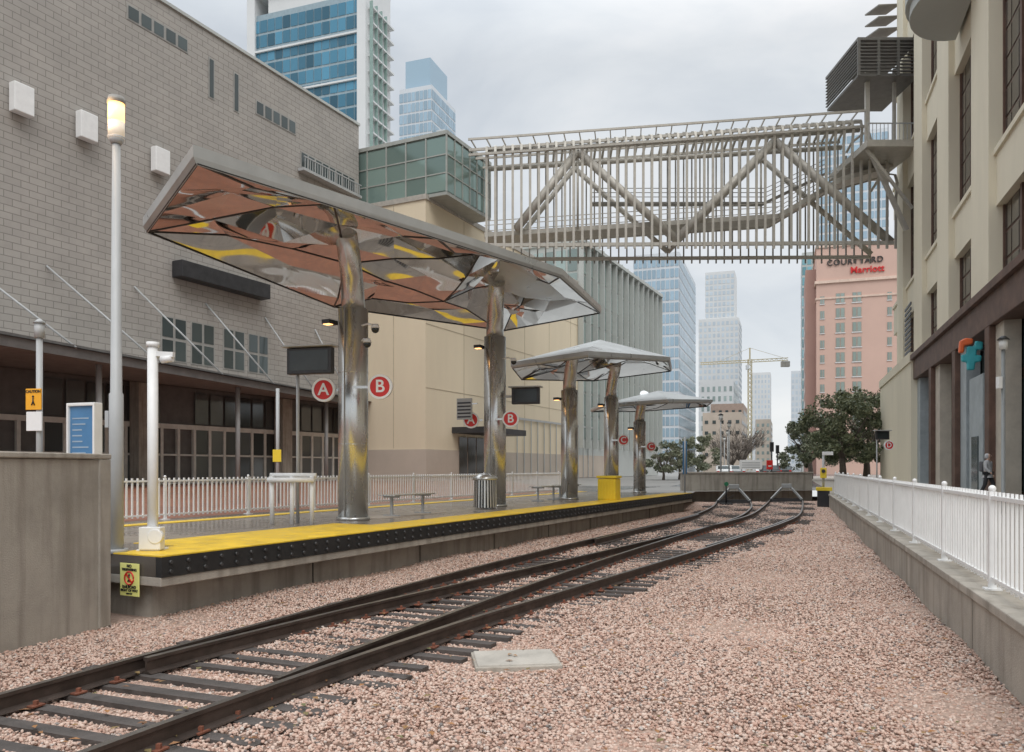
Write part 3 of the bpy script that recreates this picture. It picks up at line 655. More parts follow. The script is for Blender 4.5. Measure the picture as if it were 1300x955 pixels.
for y in (8,19,30,41):
    xx=x0+slope*(y-y0)-1.2; part(lb,MB().cyl((xx,y,.72),(xx,y,6.75),.14),'column',[grey_p])
for y,z in ((18.1,20.1),(21.6,20.1),(26.3,19.9)):
    part(lb,MB().box(.12,.6,y-.5,y+.5,z-.72,z+.72),'wall_light',[white_p],.04); part(lb,MB().box(.0,.12,y-.3,y+.3,z-.4,z+.4),'light_bracket',[grey_p])
def lwin(y0,y1,z0,z1,nx,nz,nm='window',gl=win_dk):
    m=MB(); m.box(-.05,.03,y0,y1,z0,z1,1); m.curtain((.0,y0),(.0,y1),z0,z1,nx,nz,.18,0,off=.05); return part(lb,m,nm,[gl,M('window_frame_grey',(.33,.32,.30),.5)])
lwin(30.2,30.7,25.4,28.0,1,1); lwin(32.3,32.8,25.4,28.0,1,1)
lwin(24.3,28.6,27.4,28.3,5,1); lwin(34.3,38.3,26.0,27.0,5,1); lwin(38.8,45.2,23.9,25.1,8,1); lwin(16,22,27.4,28.3,5,1)
lwin(26.6,28.5,8.2,10.9,2,2); lwin(28.8,30.7,8.2,10.9,2,2); lwin(31.4,33.3,8.2,10.9,2,2); lwin(33.6,35.5,8.2,10.9,2,2)
m=MB(); m.box(.5,.56,38.6,45.4,24.5,24.58)
for i in range(24): m.box(.5,.54,38.7+i*.28,38.74+i*.28,23.7,24.5)
m.box(.05,.6,38.5,45.4,23.5,23.7); part(lb,m,'balcony_rail',[grey_p])
part(lb,MB().box(.02,.9,27.4,34.8,13.3,14.3),'dark_banner_board',[dark],.03)
m=MB(); m.box(-7,-6.95,-10,28,30,31.0); [m.box(-7,-6.9,-10+i*1.2,-9.9+i*1.2,29.85,31.1) for i in range(33)]; part(lb,m,'roof_railing',[dark])
# ---------------------------------------------------------------- BEIGE building, glass box
bb=root('beige_concrete_building','plain beige concrete building below the glass stair tower','building',P(45.8,25.75,0),-A)
part(bb,MB().box(-26,0,0,42,.6,22.7),'wall',[beige]); part(bb,MB().box(-26.1,.1,-.1,42.1,22.7,23.1),'parapet_cap',[concrete_lt])
m=MB(); m.box(-26,.06,-.06,42,.6,3.2); part(bb,m,'plinth',[tanb])
jm=M('joint_dark_beige',(.48,.41,.30),.85)  # darker beige for the panel joints
for i in range(1,7): part(bb,MB().box(.0,.02,i*6-.03,i*6+.03,3.3,22.6),'panel_joint',[jm])
for zz in (8,13,18): part(bb,MB().box(.0,.02,.0,42,zz,zz+.05),'panel_joint',[jm])
for i in range(1,3): part(bb,MB().box(-i*3-.03,-i*3+.03,-.02,0,3.3,22.6),'panel_joint',[jm])
part(bb,MB().box(-.1,3.0,4,12,4.6,5.1),'door_canopy',[dark]); 
m=MB(); m.curtain((0,5),(0,11),.8,4.4,4,1,.15,0,off=.09); part(bb,m,'entrance_glass',[win_br])
m=MB()
for i in range(14): m.box(.1,.16,16+i*1.6,16.1+i*1.6,.6,6.5)
m.box(.1,.16,16,37,6.4,6.6); part(bb,m,'entry_screen',[grey_p])
gb=root('glass_stair_tower','green tinted glass box with grey steel grid','building',Vector((-5.06,61,22.9)),-A)
part(gb,MB().box(-9.5,-.04,.04,7.2,.25,4.7),'core',[M('glazing_backing',(.14,.18,.16),.4)])
m=MB(); m.curtain((-9.4,0),(0,0),.3,4.6,5,3,.10,0,off=.0); part(gb,m,'glass_curtain_wall',[gl_box]); m=MB(); m.curtain((0,0),(0,7.2),.3,4.6,6,3,.10,0,off=.0); part(gb,m,'glass_curtain_wall',[gl_box])
m=MB(); m.box(-9.55,.08,-.08,7.3,4.7,5.0); m.box(-9.5,.05,-.05,7.2,0,.25)
for i in range(6): m.box(-9.4+i*1.88-.06,-9.4+i*1.88+.06,-.06,.03,.25,4.7)
for i in range(1,7): m.box(-.03,.06,i*1.2-.05,i*1.2+.05,.25,4.7)
for k in (1,2): m.box(-9.4,.055,-.055,.0,.3+k*1.433-.05,.3+k*1.433+.05); m.box(-.0,.055,0,7.2,.3+k*1.433-.05,.3+k*1.433+.05)
part(gb,m,'frame',[M('grid_steel',(.36,.37,.34),.5,.2)])
go=root('glass_office_block','grey green glass office with tall vertical fins','building',P(78,25.6,0),-A)
part(go,MB().box(-30,-.1,0,33,.6,27.6),'core',[midconc]); part(go,MB().curtain((-.1,0),(-.1,33),5,27,28,8,.25,0,off=.06),'glass_curtain_wall',[gl_gy]); part(go,MB().curtain((-20,0),(-.1,0),5,27,14,8,.25,0,off=.06),'glass_curtain_wall',[gl_gy])
m=MB(); [m.box(-.05,.55,i*2.36-.1,i*2.36+.1,4,28.2) for i in range(15)]; m.box(-30,.6,-.2,33.2,27.6,28.0); part(go,m,'fin_screen',[midconc])
# ---------------------------------------------------------------- RIGHT BUILDING
rb=root('cream_parking_building','tall cream concrete building with deep window bays','building',R(0,6.89,0),-B)
bay=9.55; c0=30.8
m=MB(); m.box(.8,30,-5,71,.6,48); part(rb,m,'core_wall',[cream_shade])
for k in range(-3,5):
    cy=c0+bay*(k+.5)
    if cy>71: continue
    y1=min(cy+1.8,71)
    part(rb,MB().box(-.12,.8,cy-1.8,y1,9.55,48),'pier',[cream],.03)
for k in range(-3,5):
    cy=c0+bay*k; a,b=cy-2.975,cy+2.975
    if k==4: a,b=cy-2.975,min(cy+2.8,71)
    for z0_,z1_ in ((9.55,9.9),(13.6,15.9),(24.0,26.5),(34.5,37)): part(rb,MB().box(.2,.8,a,b,z0_,z1_),'spandrel',[cream])
    for z0_,z1_ in ((15.9,16.15),(26.5,26.75)): part(rb,MB().box(.08,.8,a,b,z0_,z1_),'sill',[cream])
    if k>3: continue
    for z0_,z1_,nz in ((9.9,13.6,3),(16.15,24.0,6),(26.75,34.5,6)):
        m=MB(); m.curtain((.56,b),(.56,a),z0_,z1_,5,nz,.13,0,off=.02); m.box(.57,.795,a,b,z0_,z1_,1); m.box(.46,.569,(a+b)/2-.12,(a+b)/2+.12,z0_,z1_,1); m.box(.46,.569,a,a+.15,z0_,z1_,1); m.box(.46,.569,b-.15,b,z0_,z1_,1); part(rb,m,'window',[win_br,brown])
part(rb,MB().box(-.9,.1,52,71,.6,8.9),'base_wall',[cream]); part(rb,MB().box(-1.0,.15,51.9,71.1,8.9,9.55),'base_cornice',[cream])
m=MB()
for i in range(10): m.box(-.2,-.125,57.5,60.7,10.4+i*.38,10.6+i*.38)
part(rb,m,'louvre',[dark])
part(rb,MB().box(-.75,.2,20,53,7.7,9.0),'storefront_beam',[brown],.03); part(rb,MB().box(-.95,.25,20,53,9.0,9.35),'storefront_cornice',[brown],.02)
cols_y=(23.5,31,38.2,45.4,52.6)
for y in cols_y: part(rb,MB().box(-.75,.1,y-.4,y+.4,.58,7.7),'storefront_column',[brown],.03)
part(rb,MB().box(.25,.795,20,53,.58,9.5),'storefront_wall',[redbrick])
slate=M('slate_blue_paint',(.36,.40,.42),.6); palew=M('storefront_pale_wall',(.50,.45,.38),.7)
for i in range(4):
    a,b=cols_y[i]+.4,cols_y[i+1]-.4
    m=MB(); m.curtain((.2,b),(.2,a),.7,5.4,3,1,.15,0,off=.02); m.box(.19,.24,a,b,.6,7.7,1); m.curtain((.2,b),(.2,a),5.7,7.6,3,1,.15,0,off=.02); part(rb,m,'shop_window',[win_dk,brown])
    part(rb,MB().box(-.5,.1,b-1.4,b-.005,.6,7.69),'pale_reveal',[slate if i%2 else palew])
part(rb,MB().box(-.45,-.05,33.2,36.0,.6,6.0),'slate_entrance_panel',[slate],.03); part(rb,MB().box(-.5,-.455,34.0,35.3,.62,3.2),'door',[win_dk])
pts=[]
for i in range(17):
    a=math.pi/2+math.pi*i/16; pts.append((2.9*math.cos(a),38.5+3.6*math.sin(a)))
def shr(k): return [(p[0]*k,38.5+(p[1]-38.5)*k) for p in pts]
part(rb,MB().prism(pts,25.9,26.5),'round_balcony',[midconc]); part(rb,MB().prism(shr(.93),25.3,25.9),'balcony_soffit',[midconc]); part(rb,MB().prism(shr(.8),26.5,35),'bay_drum',[M('drum_grey',(.36,.37,.37),.5,.2)]); 
for i in range(7):
    z=35+i*1.0; part(rb,MB().beam((-.2,68,z+.4),(-2.0,66.6,z-.1),1.6,.10),'sun_louvre',[steel_md])
r=root('restaurant_sign','turquoise projecting restaurant sign with orange red scroll','sign',R(33.2,6.0,6.85),-B)
k_=.74
def ks_(l): return [(a*k_,b*k_) for a,b in l]
m=MB(); m.slab(ks_([(-.25,-.95),(.15,-.95),(.2,-.5),(.5,-.45),(.55,-.08),(.25,-.05),(.27,.25),(.6,.28),(.62,.75),(.18,.82),(.12,.5),(-.28,.5),(-.30,.05),(-.58,.0),(-.55,-.42),(-.28,-.45)]),-.09,.09)
part(r,m,'panel',[turq],.06)
m=MB(); m.slab(ks_([(-.72,.12),(-.42,.12),(-.40,.55),(.05,.62),(.08,.95),(-.35,1.02),(-.66,.85)]),-.13,.13); part(r,m,'scroll',[M('sign_orange_red',(.80,.16,.05),.4)],.06)
part(r,MB().beam((.35,0,.2),(.95,0,.2),.08,.08),'bracket',[dark])
r=root('street_lamp','dark grey sidewalk lamp post with lantern heads','street lamp',(12.6,20.2,.58),0)
part(r,MB().tube([(0,0,0),(0,0,.5),(0,0,.52),(0,0,4.2)],[.09,.08,.05,.045],12),'pole',[M('lamp_grey',(.22,.23,.23),.4)]); part(r,MB().cyl((0,0,4.2),(0,0,4.45),.09,.11),'lantern_glass',[frost]); part(r,MB().cyl((0,0,4.45),(0,0,4.55),.15,.05),'cap',[dark])
part(r,MB().box(-.16,-.05,-.06,.06,3.2,3.5),'speaker',[white_p],.01)
# ---------------------------------------------------------------- BRIDGE
BY=62
br=root('pedestrian_bridge','long taupe steel pedestrian bridge wrapped in slender ribs','bridge',(-2.2,BY,18.2),0)
ox,oz=2.2,-18.2
def bp(x,y,z): return (x+ox,y,z+oz)
def topz(x): return 27.3+(x+3.1)/(27.3+3.1)*2.2
nr=48; zb=19.0
m=MB(); m2=MB()
for i in range(nr):
    x=-2.0+i*(32.2/(nr-1))
    zt=topz(x) if x<27.5 else topz(27.5)-(x-27.5)*1.6
    m.ribbon([bp(x,0,zb),bp(x,-.05,zt-2.2),bp(x,-.25,zt-1.1),bp(x,.1,zt-.35),bp(x,1.0,zt+.05),bp(x,3.2,zt+.2),bp(x,4.3,zt-.2)],.19,.10)
    m2.ribbon([bp(x+.05,4.5,zb),bp(x+.05,4.5,zt-.4)],.11,.10)
part(br,m,'rib_screen',[steel_lt]); part(br,m2,'rear_rib_screen',[steel_md])
m=MB()
for y,dz in ((-.35,-1.0),(.1,-.45),(1.0,-.05),(3.2,.08),(4.3,-.3)):
    m.beam(bp(-3.4,y,topz(-3.4)+dz-.05),bp(27.6,y,topz(27.6)+dz-.05),.14,.18)
for i in range(26):
    x=-3.2+i*1.2; m.beam(bp(x,-1.0,topz(x)-.1),bp(x+.3,1.0,topz(x)+.05),.08,.12)
m.beam(bp(-3.4,-1.0,topz(-3.4)-.1),bp(27.6,-1.0,topz(27.6)-.1),.12,.16)
part(br,m,'roof_frame',[steel_lt])
for y in (.15,4.35):
    part(br,MB().beam(bp(-2,y,19.3),bp(30.2,y,19.5),.25,.26),'bottom_chord',[steel_lt])
zig=[(.3,20.6),(5.2,26.8),(13,19.8),(20.8,27.6),(30,19.6)]
for y,rr_ in ((.35,.34),(3.8,.22)):
    m=MB()
    for a,b in zip(zig[:-1],zig[1:]): m.tube([bp(a[0],y,a[1]),bp(b[0],y,b[1])],rr_,10)
    m.tube([bp(-2,y,26.7),bp(27.5,y,28.5)],.2,10)
    m.tube([bp(5.2,y,26.8),bp(5.2,y,20.6)],.09,8); m.tube([bp(20.8,y,27.6),bp(20.8,y,22)],.09,8)
    part(br,m,'truss',[steel_lt])
wk=[(-2.2,20.3),(21.3,21.8),(26.2,24.7),(30.4,25.9)]
m=MB()
for a,b in zip(wk[:-1],wk[1:]):
    m.beam(bp(a[0],2.2,a[1]),bp(b[0],2.2,b[1]),2.2,.15); 
    for y in (.9,3.5): m.beam(bp(a[0],y,a[1]+.05),bp(b[0],y,b[1]+.05),.14,.36)
part(br,m,'walkway_deck',[steel_lt])
m=MB()
up=[(6.5,23.3),(20.5,23.3),(25.5,25.7)]
for a,b in zip(up[:-1],up[1:]):
    m.beam(bp(a[0],2.4,a[1]),bp(b[0],2.4,b[1]),.8,.12)
    for zz in (.35,.7,1.05): m.beam(bp(a[0],1.7,a[1]+zz),bp(b[0],1.7,b[1]+zz),.05,.05)
part(br,m,'upper_walkway',[steel_md])
for y in (.9,3.5):
    m=MB()
    for a,b in zip(wk[:-1],wk[1:]):
        for zz in (.8,1.15): m.beam(bp(a[0],y,a[1]+zz),bp(b[0],y,b[1]+zz),.05,.05)
    part(br,m,'handrail',[steel_lt])
m=MB(); m.box(bp(26.8,0,0)[0],bp(31,0,0)[0],-2.6,4.6,26.0+oz,26.5+oz); part(br,m,'landing',[steel_lt])
m=MB(); 
for i in range(14): m.box(26.9+ox+i*.29,26.94+ox+i*.29,-2.6,-2.56,26.5+oz,27.7+oz)
m.box(26.8+ox,31+ox,-2.62,-2.54,27.7+oz,27.78+oz); part(br,m,'landing_rail',[grey_p])
for a,b,w_ in (((27.5,-1,26.4),(27.5,-1,32.4),.3),((30.3,-1.5,20),(27.6,-1.5,25.9),.3),((27,-2.0,26),(30.5,-2,21.5),.2),((29.6,-1,26.4),(29.6,-1,32.6),.22)):
    part(br,MB().beam(bp(*a),bp(*b),w_,w_),'end_support',[steel_lt])
m=MB(); m.box(26.4+ox,31+ox,-2.0,4.0,31.6+oz,31.8+oz)
for i in range(9): m.beam(bp(26.4,-2.05,31.95+i*.26),bp(31,-2.05,31.95+i*.26),.16,.07); m.beam(bp(26.35,-2,31.95+i*.26),bp(26.35,4,31.95+i*.26),.16,.07)
for x_ in (26.4,27.9,29.4,30.9): m.box(x_-.1+ox,x_+.1+ox,-2.12,-1.96,31.6+oz,34.3+oz)
m.box(26.3+ox,31+ox,-2.1,4.1,34.3+oz,34.5+oz)
part(br,m,'landing_louvre_roof',[M('louvre_dark_grey',(.17,.165,.155),.55)])
# ---------------------------------------------------------------- distant buildings
def tower(name,label,x,y,w,d,h,nx,nd,nz,gl,fr,gap=.5,gz=.9,z0=.6,crown=None,ang=-B):
    r=root(name,label,'building',(x,y,0),ang)
    part(r,MB().box(0,w,0,d,.5,h),'core',[fr])
    for a,b,n_ in (((0,0),(w,0),nx),((w,0),(w,d),nd),((0,d),(0,0),nd)):
        part(r,MB().curtain(a,b,z0+3,h-1,n_,nz,gap,0,.08,gz),'glass_curtain_wall',[gl])
    return r
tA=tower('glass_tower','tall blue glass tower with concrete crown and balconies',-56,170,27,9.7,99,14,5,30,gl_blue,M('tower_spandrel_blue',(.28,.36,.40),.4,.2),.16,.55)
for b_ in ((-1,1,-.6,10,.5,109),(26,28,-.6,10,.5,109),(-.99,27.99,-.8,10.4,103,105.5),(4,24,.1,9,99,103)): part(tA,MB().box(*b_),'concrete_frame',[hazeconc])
m=MB(); [m.box(27,29.2,.5,9.5,6+i*3.2,6.35+i*3.2) for i in range(29)]; part(tA,m,'balcony_slab',[hazeconc])
m=MB(); [m.box(28.5,29.2,.2+k*2,.35+k*2,3,97) for k in range(4)]; part(tA,m,'hoist_frame',[M('hoist_green',(.25,.35,.32),.6)])
m=MB(); [m.box(-.3,27.3,-.5,0,14+i*9.6,14.4+i*9.6) for i in range(9)]; part(tA,m,'floor_band',[hazeconc])
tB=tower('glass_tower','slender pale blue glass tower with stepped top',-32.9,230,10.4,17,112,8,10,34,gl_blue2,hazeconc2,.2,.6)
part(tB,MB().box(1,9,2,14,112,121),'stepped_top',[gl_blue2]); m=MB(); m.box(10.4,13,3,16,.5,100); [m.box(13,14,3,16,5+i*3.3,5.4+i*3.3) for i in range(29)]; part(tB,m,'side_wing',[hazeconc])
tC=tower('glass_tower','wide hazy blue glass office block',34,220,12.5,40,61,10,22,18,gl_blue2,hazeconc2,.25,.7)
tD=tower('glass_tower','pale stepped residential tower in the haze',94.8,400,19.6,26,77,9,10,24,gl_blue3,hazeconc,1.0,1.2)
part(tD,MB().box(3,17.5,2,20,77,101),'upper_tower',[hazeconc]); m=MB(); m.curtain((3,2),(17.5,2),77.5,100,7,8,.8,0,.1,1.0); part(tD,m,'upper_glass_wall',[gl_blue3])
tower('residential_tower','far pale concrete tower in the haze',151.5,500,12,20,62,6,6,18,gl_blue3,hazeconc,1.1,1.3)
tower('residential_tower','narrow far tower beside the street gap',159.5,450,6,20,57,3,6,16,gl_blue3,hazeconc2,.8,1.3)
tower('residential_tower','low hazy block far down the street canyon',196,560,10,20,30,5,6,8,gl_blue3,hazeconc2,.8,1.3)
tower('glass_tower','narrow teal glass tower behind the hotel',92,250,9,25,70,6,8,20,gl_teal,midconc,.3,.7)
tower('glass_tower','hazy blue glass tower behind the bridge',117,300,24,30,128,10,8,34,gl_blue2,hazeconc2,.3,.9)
brm=M('brown_masonry',(.36,.27,.22),.85)
tower('office_building','low tan masonry building on the street',46,190,9,24,15,5,8,4,win_dk,tanb,1.0,1.8)
tower('office_building','brown brick building set behind the tan one',57,226,9,22,20,5,8,5,win_dk,brm,1.0,1.7)
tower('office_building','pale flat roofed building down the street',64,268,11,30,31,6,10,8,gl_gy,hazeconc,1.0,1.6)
tower('office_building','tan masonry building far down the street',102,330,6,40,22,3,12,6,gl_gy,tanb,1.0,1.6)
ht=root('hotel_building','salmon hotel with a column of paired windows and roof sign','hotel',(54.5,141,0),-B)
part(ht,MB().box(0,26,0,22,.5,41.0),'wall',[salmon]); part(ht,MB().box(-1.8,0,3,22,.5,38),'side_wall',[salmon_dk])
for b_ in ((-.3,26.3,-.3,22,34.6,35.1),(-.2,26.2,-.2,22,5.6,6.2),(-.15,26.2,-.15,22,31.8,32.1),(-.2,26.2,-.2,22,41.003,41.4)): part(ht,MB().box(*b_),'cornice',[M('hotel_trim',(.68,.52,.43),.8)])
text(ht,'COURTYARD',1.4,M('sign_dark_letter',(.035,.03,.03),.5),(6.3,-.15,38.15),ext=.08,spacing=1.12)
text(ht,'Marriott',1.6,M('sign_red_letter',(.6,.02,.02),.5),(8.3,-.15,36.55),ext=.08,spacing=1.0)
m=MB(); m.box(0,1.5,-.05,.1,0,1.75,1); m.curtain((0,-.05),(1.5,-.05),0,1.75,2,1,.16,0,.03); m.box(-.1,1.6,-.12,-.04,-.18,0,2)
hw=None
for i,x in enumerate((3.2,5.9)):
    for j in range(10):
        z=7.4+j*2.62
        if hw is None: hw=part(ht,m,'window',[gl_gy,M('window_frame_tan',(.4,.3,.25),.7),hazeconc],loc=(x,0,z))
        else: part(ht,hw.data,'window',None,loc=(x,0,z))
for j in range(10): o_=part(ht,hw.data,'window',None,loc=(11.5,0,7.4+j*2.62)); o_.scale=(.5,1,.8)
for j in range(10): o_=part(ht,hw.data,'window',None,loc=(.6,0,7.4+j*2.62)); o_.scale=(.5,1,.8)
m=MB(); m.curtain((-1.8,20),(-1.8,4),7,34,5,10,1.6,0,.05,1.4); part(ht,m,'side_glass_wall',[win_dk])
r=root('tower_crane','yellow lattice tower crane above distant buildings','crane',(.302*350,350,0),0)
m=MB()
for a,b in ((-.7,-.7),(.7,-.7),(.7,.7),(-.7,.7)): m.beam((a,b,.5),(a,b,50),.25,.25)
for i in range(24):
    z=1+i*2; m.beam((-.7,-.7,z),(.7,-.7,z+2),.15,.15); m.beam((.7,.7,z),(-.7,.7,z+2),.15,.15); m.beam((-.7,-.7,z),(.7,-.7,z),.15,.15)
cy=M('crane_yellow',(.50,.42,.24),.6); part(r,m,'mast',[cy])
m=MB(); m.beam((-22,0,47.5),(17,0,49.5),.3,.3); m.beam((-22,0,48.4),(17,0,50.6),.3,.3)
for i in range(19): x=-22+i*2.05; z=47.5+(x+22)/39*2; m.beam((x,0,z),(x+1,0,z+1.0),.15,.15); m.beam((x+1,0,z+1),(x+2.05,0,z+.1),.15,.15)
part(r,m,'jib',[cy]); part(r,MB().box(14,17.5,-1,1,46.6,49),'counterweight',[concrete_dk]); m=MB(); m.beam((0,0,50),(0,0,55),.5,.5); m.beam((0,0,55),(-14,0,48.8),.12,.12); m.beam((0,0,55),(15,0,50.6),.12,.12); part(r,m,'apex',[cy]); part(r,MB().box(-1.6,-.5,-1,1,45.4,47.4),'cab',[hazeconc])
# ---------------------------------------------------------------- trees
def tree(name,label,loc,h,rad,nl,leafmat,trunkr=.25,bare=False,leaf=.2,low=.28,seed=1,group=None,nc=46):
    rg=np.random.default_rng(seed); rd=random.Random(seed)
    r=root(name,label,'tree',loc,0,group)
    m=MB(); th=h*low; m.tube([(0,0,-.1),(.05,.0,th*.5),(.0,.08,th)],[trunkr*1.3,trunkr,trunkr*.85],10)
    for k in range(9):
        a=k/9*6.283+rd.uniform(-.3,.3); rr=rad*rd.uniform(.45,.8); zt=th+(h-th)*rd.uniform(.35,.85)
        p1=(rr*.4*math.cos(a),rr*.4*math.sin(a),th+(zt-th)*.45); p2=(rr*math.cos(a),rr*math.sin(a),zt)
        m.tube([(0,.05,th-.1),p1,p2],[trunkr*.5,trunkr*.3,trunkr*.08],6)
        for q in range(5 if bare else 2):
            a2=a+rd.uniform(-.9,.9); e=rd.uniform(.3,.6)*rad
            p3=(p1[0]+e*math.cos(a2),p1[1]+e*math.sin(a2),p1[2]+rd.uniform(.15,.5)*(h-th)); m.tube([p1,p3],[trunkr*.2,trunkr*.04],5)
            if bare:
                for q2 in range(7):
                    a3=a2+rd.uniform(-1,1); e2=rd.uniform(.15,.35)*rad; m.tube([p3,(p3[0]+e2*math.cos(a3),p3[1]+e2*math.sin(a3),p3[2]+rd.uniform(0,.25)*h)],[trunkr*.08,.015],4)
    part(r,m,'trunk',[bark])
    if nl:
        ang=rg.uniform(0,6.283,nc); cz=rg.uniform(0,1,nc); R_=rad*np.sqrt(rg.uniform(.05,1.15,nc))*np.sqrt(np.clip(1-(cz-.35)**2/.6,.15,1))
        C=np.stack([R_*np.cos(ang),R_*np.sin(ang),th*.8+cz*(h-th*.8)*.95],-1); cs=rg.uniform(.11,.28,nc)*rad
        idx=rg.integers(0,nc,nl); d=rg.normal(size=(nl,3)); d/=np.linalg.norm(d,axis=1)[:,None]; d*=(rg.uniform(.1,1.25,nl)**.6)[:,None]
        c=C[idx]+d*cs[idx][:,None]*np.array([1,1,.7])
        u=rg.normal(size=(nl,3));u/=np.linalg.norm(u,axis=1)[:,None]; v=np.cross(u,rg.normal(size=(nl,3)));v/=np.linalg.norm(v,axis=1)[:,None]
        s=rg.uniform(.5,1,nl)[:,None]*leaf
        V=np.stack([c-u*s,c+v*s*.5,c+u*s,c-v*s*.5],1).reshape(-1,3)
        me=bpy.data.meshes.new('crown'); me.vertices.add(nl*4); me.vertices.foreach_set('co',V.reshape(-1).astype(np.float32)); me.loops.add(nl*4); me.loops.foreach_set('vertex_index',np.arange(nl*4,dtype=np.int32))
        me.polygons.add(nl); me.polygons.foreach_set('loop_start',(np.arange(nl)*4).astype(np.int32)); me.update(calc_edges=True); me.materials.append(leafmat); part(r,me,'crown',None)
    return r
tree('oak_tree','dense olive green live oak beyond the railing',(30.2,72,.56),7.6,3.9,11000,leafd,.3,seed=3,group='live oaks by the hotel')
tree('oak_tree','dense olive green live oak beyond the railing',(34.2,76,.56),8.8,4.0,11000,leafd,.3,seed=4,group='live oaks by the hotel')
tree('oak_tree','dense olive green live oak beyond the railing',(31.8,84,.56),6.4,3.0,8000,leafp,.25,seed=5,group='live oaks by the hotel')
tree('oak_tree','small olive green street tree near the platform end',(17.0,80,.56),4.0,2.4,2600,leafp,.12,seed=6,group='street trees',nc=22)
tree('oak_tree','small olive green street tree near the platform end',(14.6,76,.56),3.4,1.9,2200,leafp,.12,seed=8,group='street trees',nc=18)
tree('oak_tree','small olive green street tree near the platform end',(21.2,90,.56),4.8,2.5,2600,leafp,.12,seed=9,group='street trees',nc=22)
tree('bare_tree','leafless brown winter tree by the street',(36.5,125,.56),7.5,4.0,0,leafp,.3,True,seed=10,group='bare street trees')
tree('bare_tree','leafless brown winter tree by the street',(33.0,118,.56),6.0,3.4,0,leafp,.3,True,seed=11,group='bare street trees')
tree('bare_tree','leafless brown winter tree by the street',(44,150,.56),7.5,3.6,0,leafp,.3,True,seed=12,group='bare street trees')
tree('oak_tree','small dark green street tree beside the far road',(56,150,.56),5.0,3.0,4000,leafd,.2,seed=13,group='street trees')
# ---------------------------------------------------------------- cars
def car(loc,rot,col,label):
    r=root('parked_car',label,'car',loc,rot,'cars on the far street')
    m=MB(); prof=[(-2.2,.35),(-2.2,.85),(-1.9,.95),(-1.1,1.0),(-.7,1.42),(.7,1.45),(1.4,1.0),(2.1,.85),(2.25,.6),(2.25,.35)]
    n=len(prof); vs=[(-.85,y,z) for y,z in prof]+[(.85,y,z) for y,z in prof]
    m.add(vs,[tuple(range(n)),tuple(reversed(range(n,2*n)))]+[(i,(i+1)%n,n+(i+1)%n,n+i) for i in range(n)]); part(r,m,'body',[col],.06)
    part(r,MB().quad((-.7,-1.08,1.03),(.7,-1.08,1.03),(.62,-.76,1.38),(-.62,-.76,1.38)),'window',[win_dk])
    for a in (-.87,.86): part(r,MB().box(a,a+.01,-.8,1.1,1.02,1.34),'window',[win_dk])
    for x in (-.85,.85):
        for y in (-1.35,1.4): part(r,MB().cyl((x-.1,y,.33),(x+.1,y,.33),.33),'wheel',[black])
    for a in (-.8,.5): part(r,MB().box(a,a+.3,-2.24,-2.19,.65,.8),'tail_lamp',[red])
cars=[(27.5,84,dark,'dark car on the wet street beyond the wall'),(31,97,white_p,'white car on the wet street beyond the wall'),(26.3,92,grey_p,'grey car on the wet street beyond the wall'),(37.2,112,M('car_red',(.3,.03,.03),.3),'red car on the wet street further off'),(24.2,90,white_p,'white car waiting at the cross street'),(41,118,dark,'black car further down the street')]
for i,(x,y,c,lb_) in enumerate(cars): car((x,y,.57),-B+(0 if i%2 else .1),c,lb_)
r=root('notice_board','white notice board standing behind the concrete wall','sign',(13.1,43.2,.56),0)
part(r,MB().box(-.62,.62,-.03,.03,1.1,1.62),'panel',[sign_w],.01)
for x in (-.5,.5): part(r,MB().cyl((x,.05,0),(x,.05,1.6),.03),'post',[grey_p])
m=MB(); [m.box(-.5,.5,-.036,-.031,1.2+i*.12,1.24+i*.12) for i in range(3)]; part(r,m,'printed_lines',[grey_p])
r=root('red_notice','small red notice plate with white emblem on a post','sign',(14.1,43.1,.56),0)
part(r,MB().box(-.17,.17,-.03,.03,1.1,1.6),'plate',[red],.01); part(r,MB().cyl((0,.05,0),(0,.05,1.6),.03),'post',[grey_p]); part(r,MB().box(-.09,.09,-.037,-.031,1.25,1.32),'emblem',[white_p])
round_sign('D',Vector((16.75,35.0,2.75)),.2,0,0,'round red sign with white letter D by the railing')
r=root('blue_pole_banner','slim pole with a narrow blue banner','banner',(7.9,36,.56),0)
part(r,MB().cyl((0,0,0),(0,0,2.6),.04),'pole',[grey_p]); part(r,MB().box(-.1,.1,-.02,.02,.9,2.4),'banner',[blue],.01)
r=root('grade_signal','yellow and black buffer signal post beside the track','signal',(13.6,34.4,.0),-B)
part(r,MB().box(-.25,.25,-.2,.2,0,.75),'base',[dark],.02); part(r,MB().cyl((0,0,.7),(0,0,2.35),.05),'post',[grey_p]); part(r,MB().box(-.13,.13,-.1,.06,1.3,1.75),'lamp_head',[yellow_p],.02); part(r,MB().cyl((0,-.14,1.6),(0,-.1,1.6),.08),'lens',[dark]); part(r,MB().box(-.3,.35,-.22,.2,.75,.9),'yellow_plate',[yellow_p],.01); part(r,MB().box(-.05,.4,-.06,.06,2.3,2.45),'light_box',[white_p],.01)
for (x,y) in ((17.5,66),(21.5,78),(26,95),(31,115)):
    r=root('street_lamp','slim grey street lamp beside the road','street lamp',(x,y,.56),0,'street lamps down the road')
    part(r,MB().tube([(0,0,0),(0,0,5.2)],[.08,.05],8),'pole',[grey_p]); part(r,MB().cyl((0,0,5.2),(0,0,5.6),.16,.2),'lantern_glass',[frost]); part(r,MB().cyl((0,0,5.6),(0,0,5.75),.25,.05),'cap',[dark])
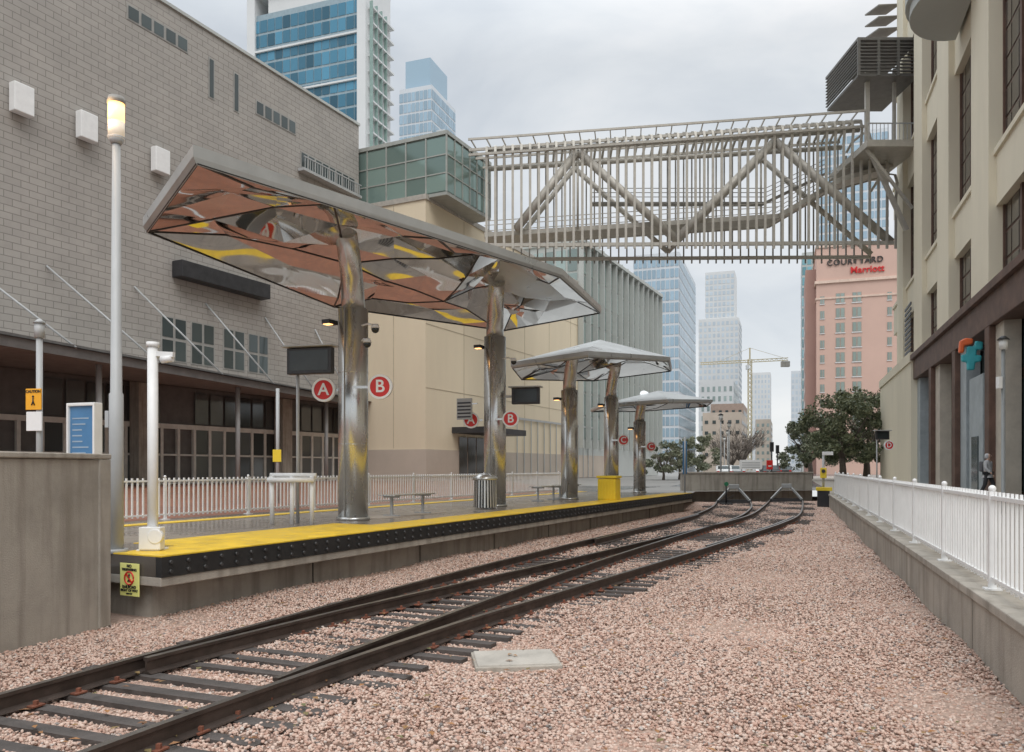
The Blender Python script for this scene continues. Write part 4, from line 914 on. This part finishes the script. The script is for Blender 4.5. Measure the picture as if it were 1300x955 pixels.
for (x,y) in ((24.4,74),(28.3,84)):
    r=root('traffic_light','dark traffic light on a slim pole','traffic light',(x,y,.56),0,'traffic lights at the crossing')
    part(r,MB().cyl((0,0,0),(0,0,3.3),.06),'pole',[dark]); part(r,MB().box(-.16,.16,-.15,.1,2.7,3.6),'housing',[dark],.02)
# ---------------------------------------------------------------- person
def skin(par,name,verts,edges,radii,mat,rootv=0,sub=1):
    me=bpy.data.meshes.new(name); me.from_pydata(verts,edges,[]); me.materials.append(mat)
    o=bpy.data.objects.new(name,me); COL.objects.link(o); o.parent=par
    sk=o.modifiers.new('skin','SKIN'); sk.use_smooth_shade=True
    for i,rv in enumerate(radii):
        d=me.skin_vertices[0].data[i]; d.radius=(rv if isinstance(rv,tuple) else (rv,rv)); d.use_root=(i==rootv)
    sb=o.modifiers.new('sub','SUBSURF'); sb.levels=sub; sb.render_levels=sub
    return o
skinm=M('skin_tone',(.50,.32,.24),.6,var=.05); jacket=M('grey_hoodie',(.46,.46,.47),.9,var=.12,scale=8,bump=.2); pants=M('dark_trousers',(.035,.035,.04),.85,var=.2)
pe=root('person','person in a grey hooded jacket and dark trousers walking','person',(18.55,30.7,.58),math.radians(35))
J=[(0,0,.95),(0,0,1.15),(0,-.01,1.38),(0,-.02,1.50),(0,-.03,1.62),(0,-.035,1.72),
   (.1,0,.90),(.11,-.16,.52),(.11,-.10,.09),(.11,-.26,.04),
   (-.1,0,.90),(-.11,.06,.50),(-.11,.26,.13),(-.11,.17,.05),
   (.19,0,1.40),(.25,.08,1.14),(.24,.0,.90),(.24,-.03,.82),
   (-.19,0,1.40),(-.25,-.04,1.14),(-.23,-.20,.98),(-.22,-.25,.92)]
E=[(0,1),(1,2),(2,3),(3,4),(4,5),(0,6),(6,7),(7,8),(8,9),(0,10),(10,11),(11,12),(12,13),(2,14),(14,15),(15,16),(16,17),(2,18),(18,19),(19,20),(20,21)]
Rr=[.13,.12,.13,.05,.085,.07,.075,.055,.035,.03,.075,.055,.035,.03,.05,.04,.028,.03,.05,.04,.028,.03]
skin(pe,'body',J,E,Rr,skinm)
for (hx,hy,hz,dy) in ((.24,-.03,.80,-.02),(-.22,-.27,.90,-.05)):
    vs=[(hx,hy,hz)];es=[];rs_=[.022]
    for f,(fx,ln) in enumerate(((-.024,.055),(-.008,.07),(.008,.075),(.024,.062))):
        b=len(vs); vs+=[(hx+fx,hy+dy*.5,hz-.03),(hx+fx,hy+dy,hz-.03-ln*.6),(hx+fx,hy+dy*.4,hz-.03-ln)]; es+=[(0,b),(b,b+1),(b+1,b+2)]; rs_+=[.010,.009,.007]
    b=len(vs); vs+=[(hx+.0,hy-.03,hz-.01),(hx,hy-.05,hz-.045)]; es+=[(0,b),(b,b+1)]; rs_+=[.011,.008]
    skin(pe,'hand',vs,es,rs_,skinm)
JJ=[J[0],J[1],J[2],(0,-.0,1.47),J[14],J[15],J[16],J[18],J[19],J[20],(0,0,.86)]
skin(pe,'jacket',JJ,[(0,1),(1,2),(2,3),(2,4),(4,5),(5,6),(2,7),(7,8),(8,9),(0,10)],[.165,.16,.165,.09,.075,.062,.045,.075,.062,.045,.17],jacket)
skin(pe,'hood',[(0,.03,1.50),(0,.03,1.62),(0,.02,1.74)],[(0,1),(1,2)],[.10,.115,.09],jacket)
skin(pe,'trousers',[(0,0,.93),J[6],J[7],J[8],J[10],J[11],(-.11,.24,.16)],[(0,1),(1,2),(2,3),(0,4),(4,5),(5,6)],[.14,.10,.075,.058,.10,.075,.058],pants)
for x,y,z in ((.11,-.18,.05),(-.11,.21,.07)): 
    m=MB(); m.sphere((x,y,z),.075,sz=.65); part(pe,m,'shoe',[dark])
for a in (-.03,.03): part(pe,MB().sphere((a,-.115,1.655),.012),'eye',[dark])
part(pe,MB().tube([(0,-.115,1.65),(0,-.14,1.62)],[.008,.014],6),'nose',[skinm])
m=MB(); m.box(-.14,.14,.14,.28,1.02,1.42); part(pe,m,'backpack',[M('backpack_grey',(.12,.12,.13),.8)],.04)
print('done',len(bpy.data.objects),NN)
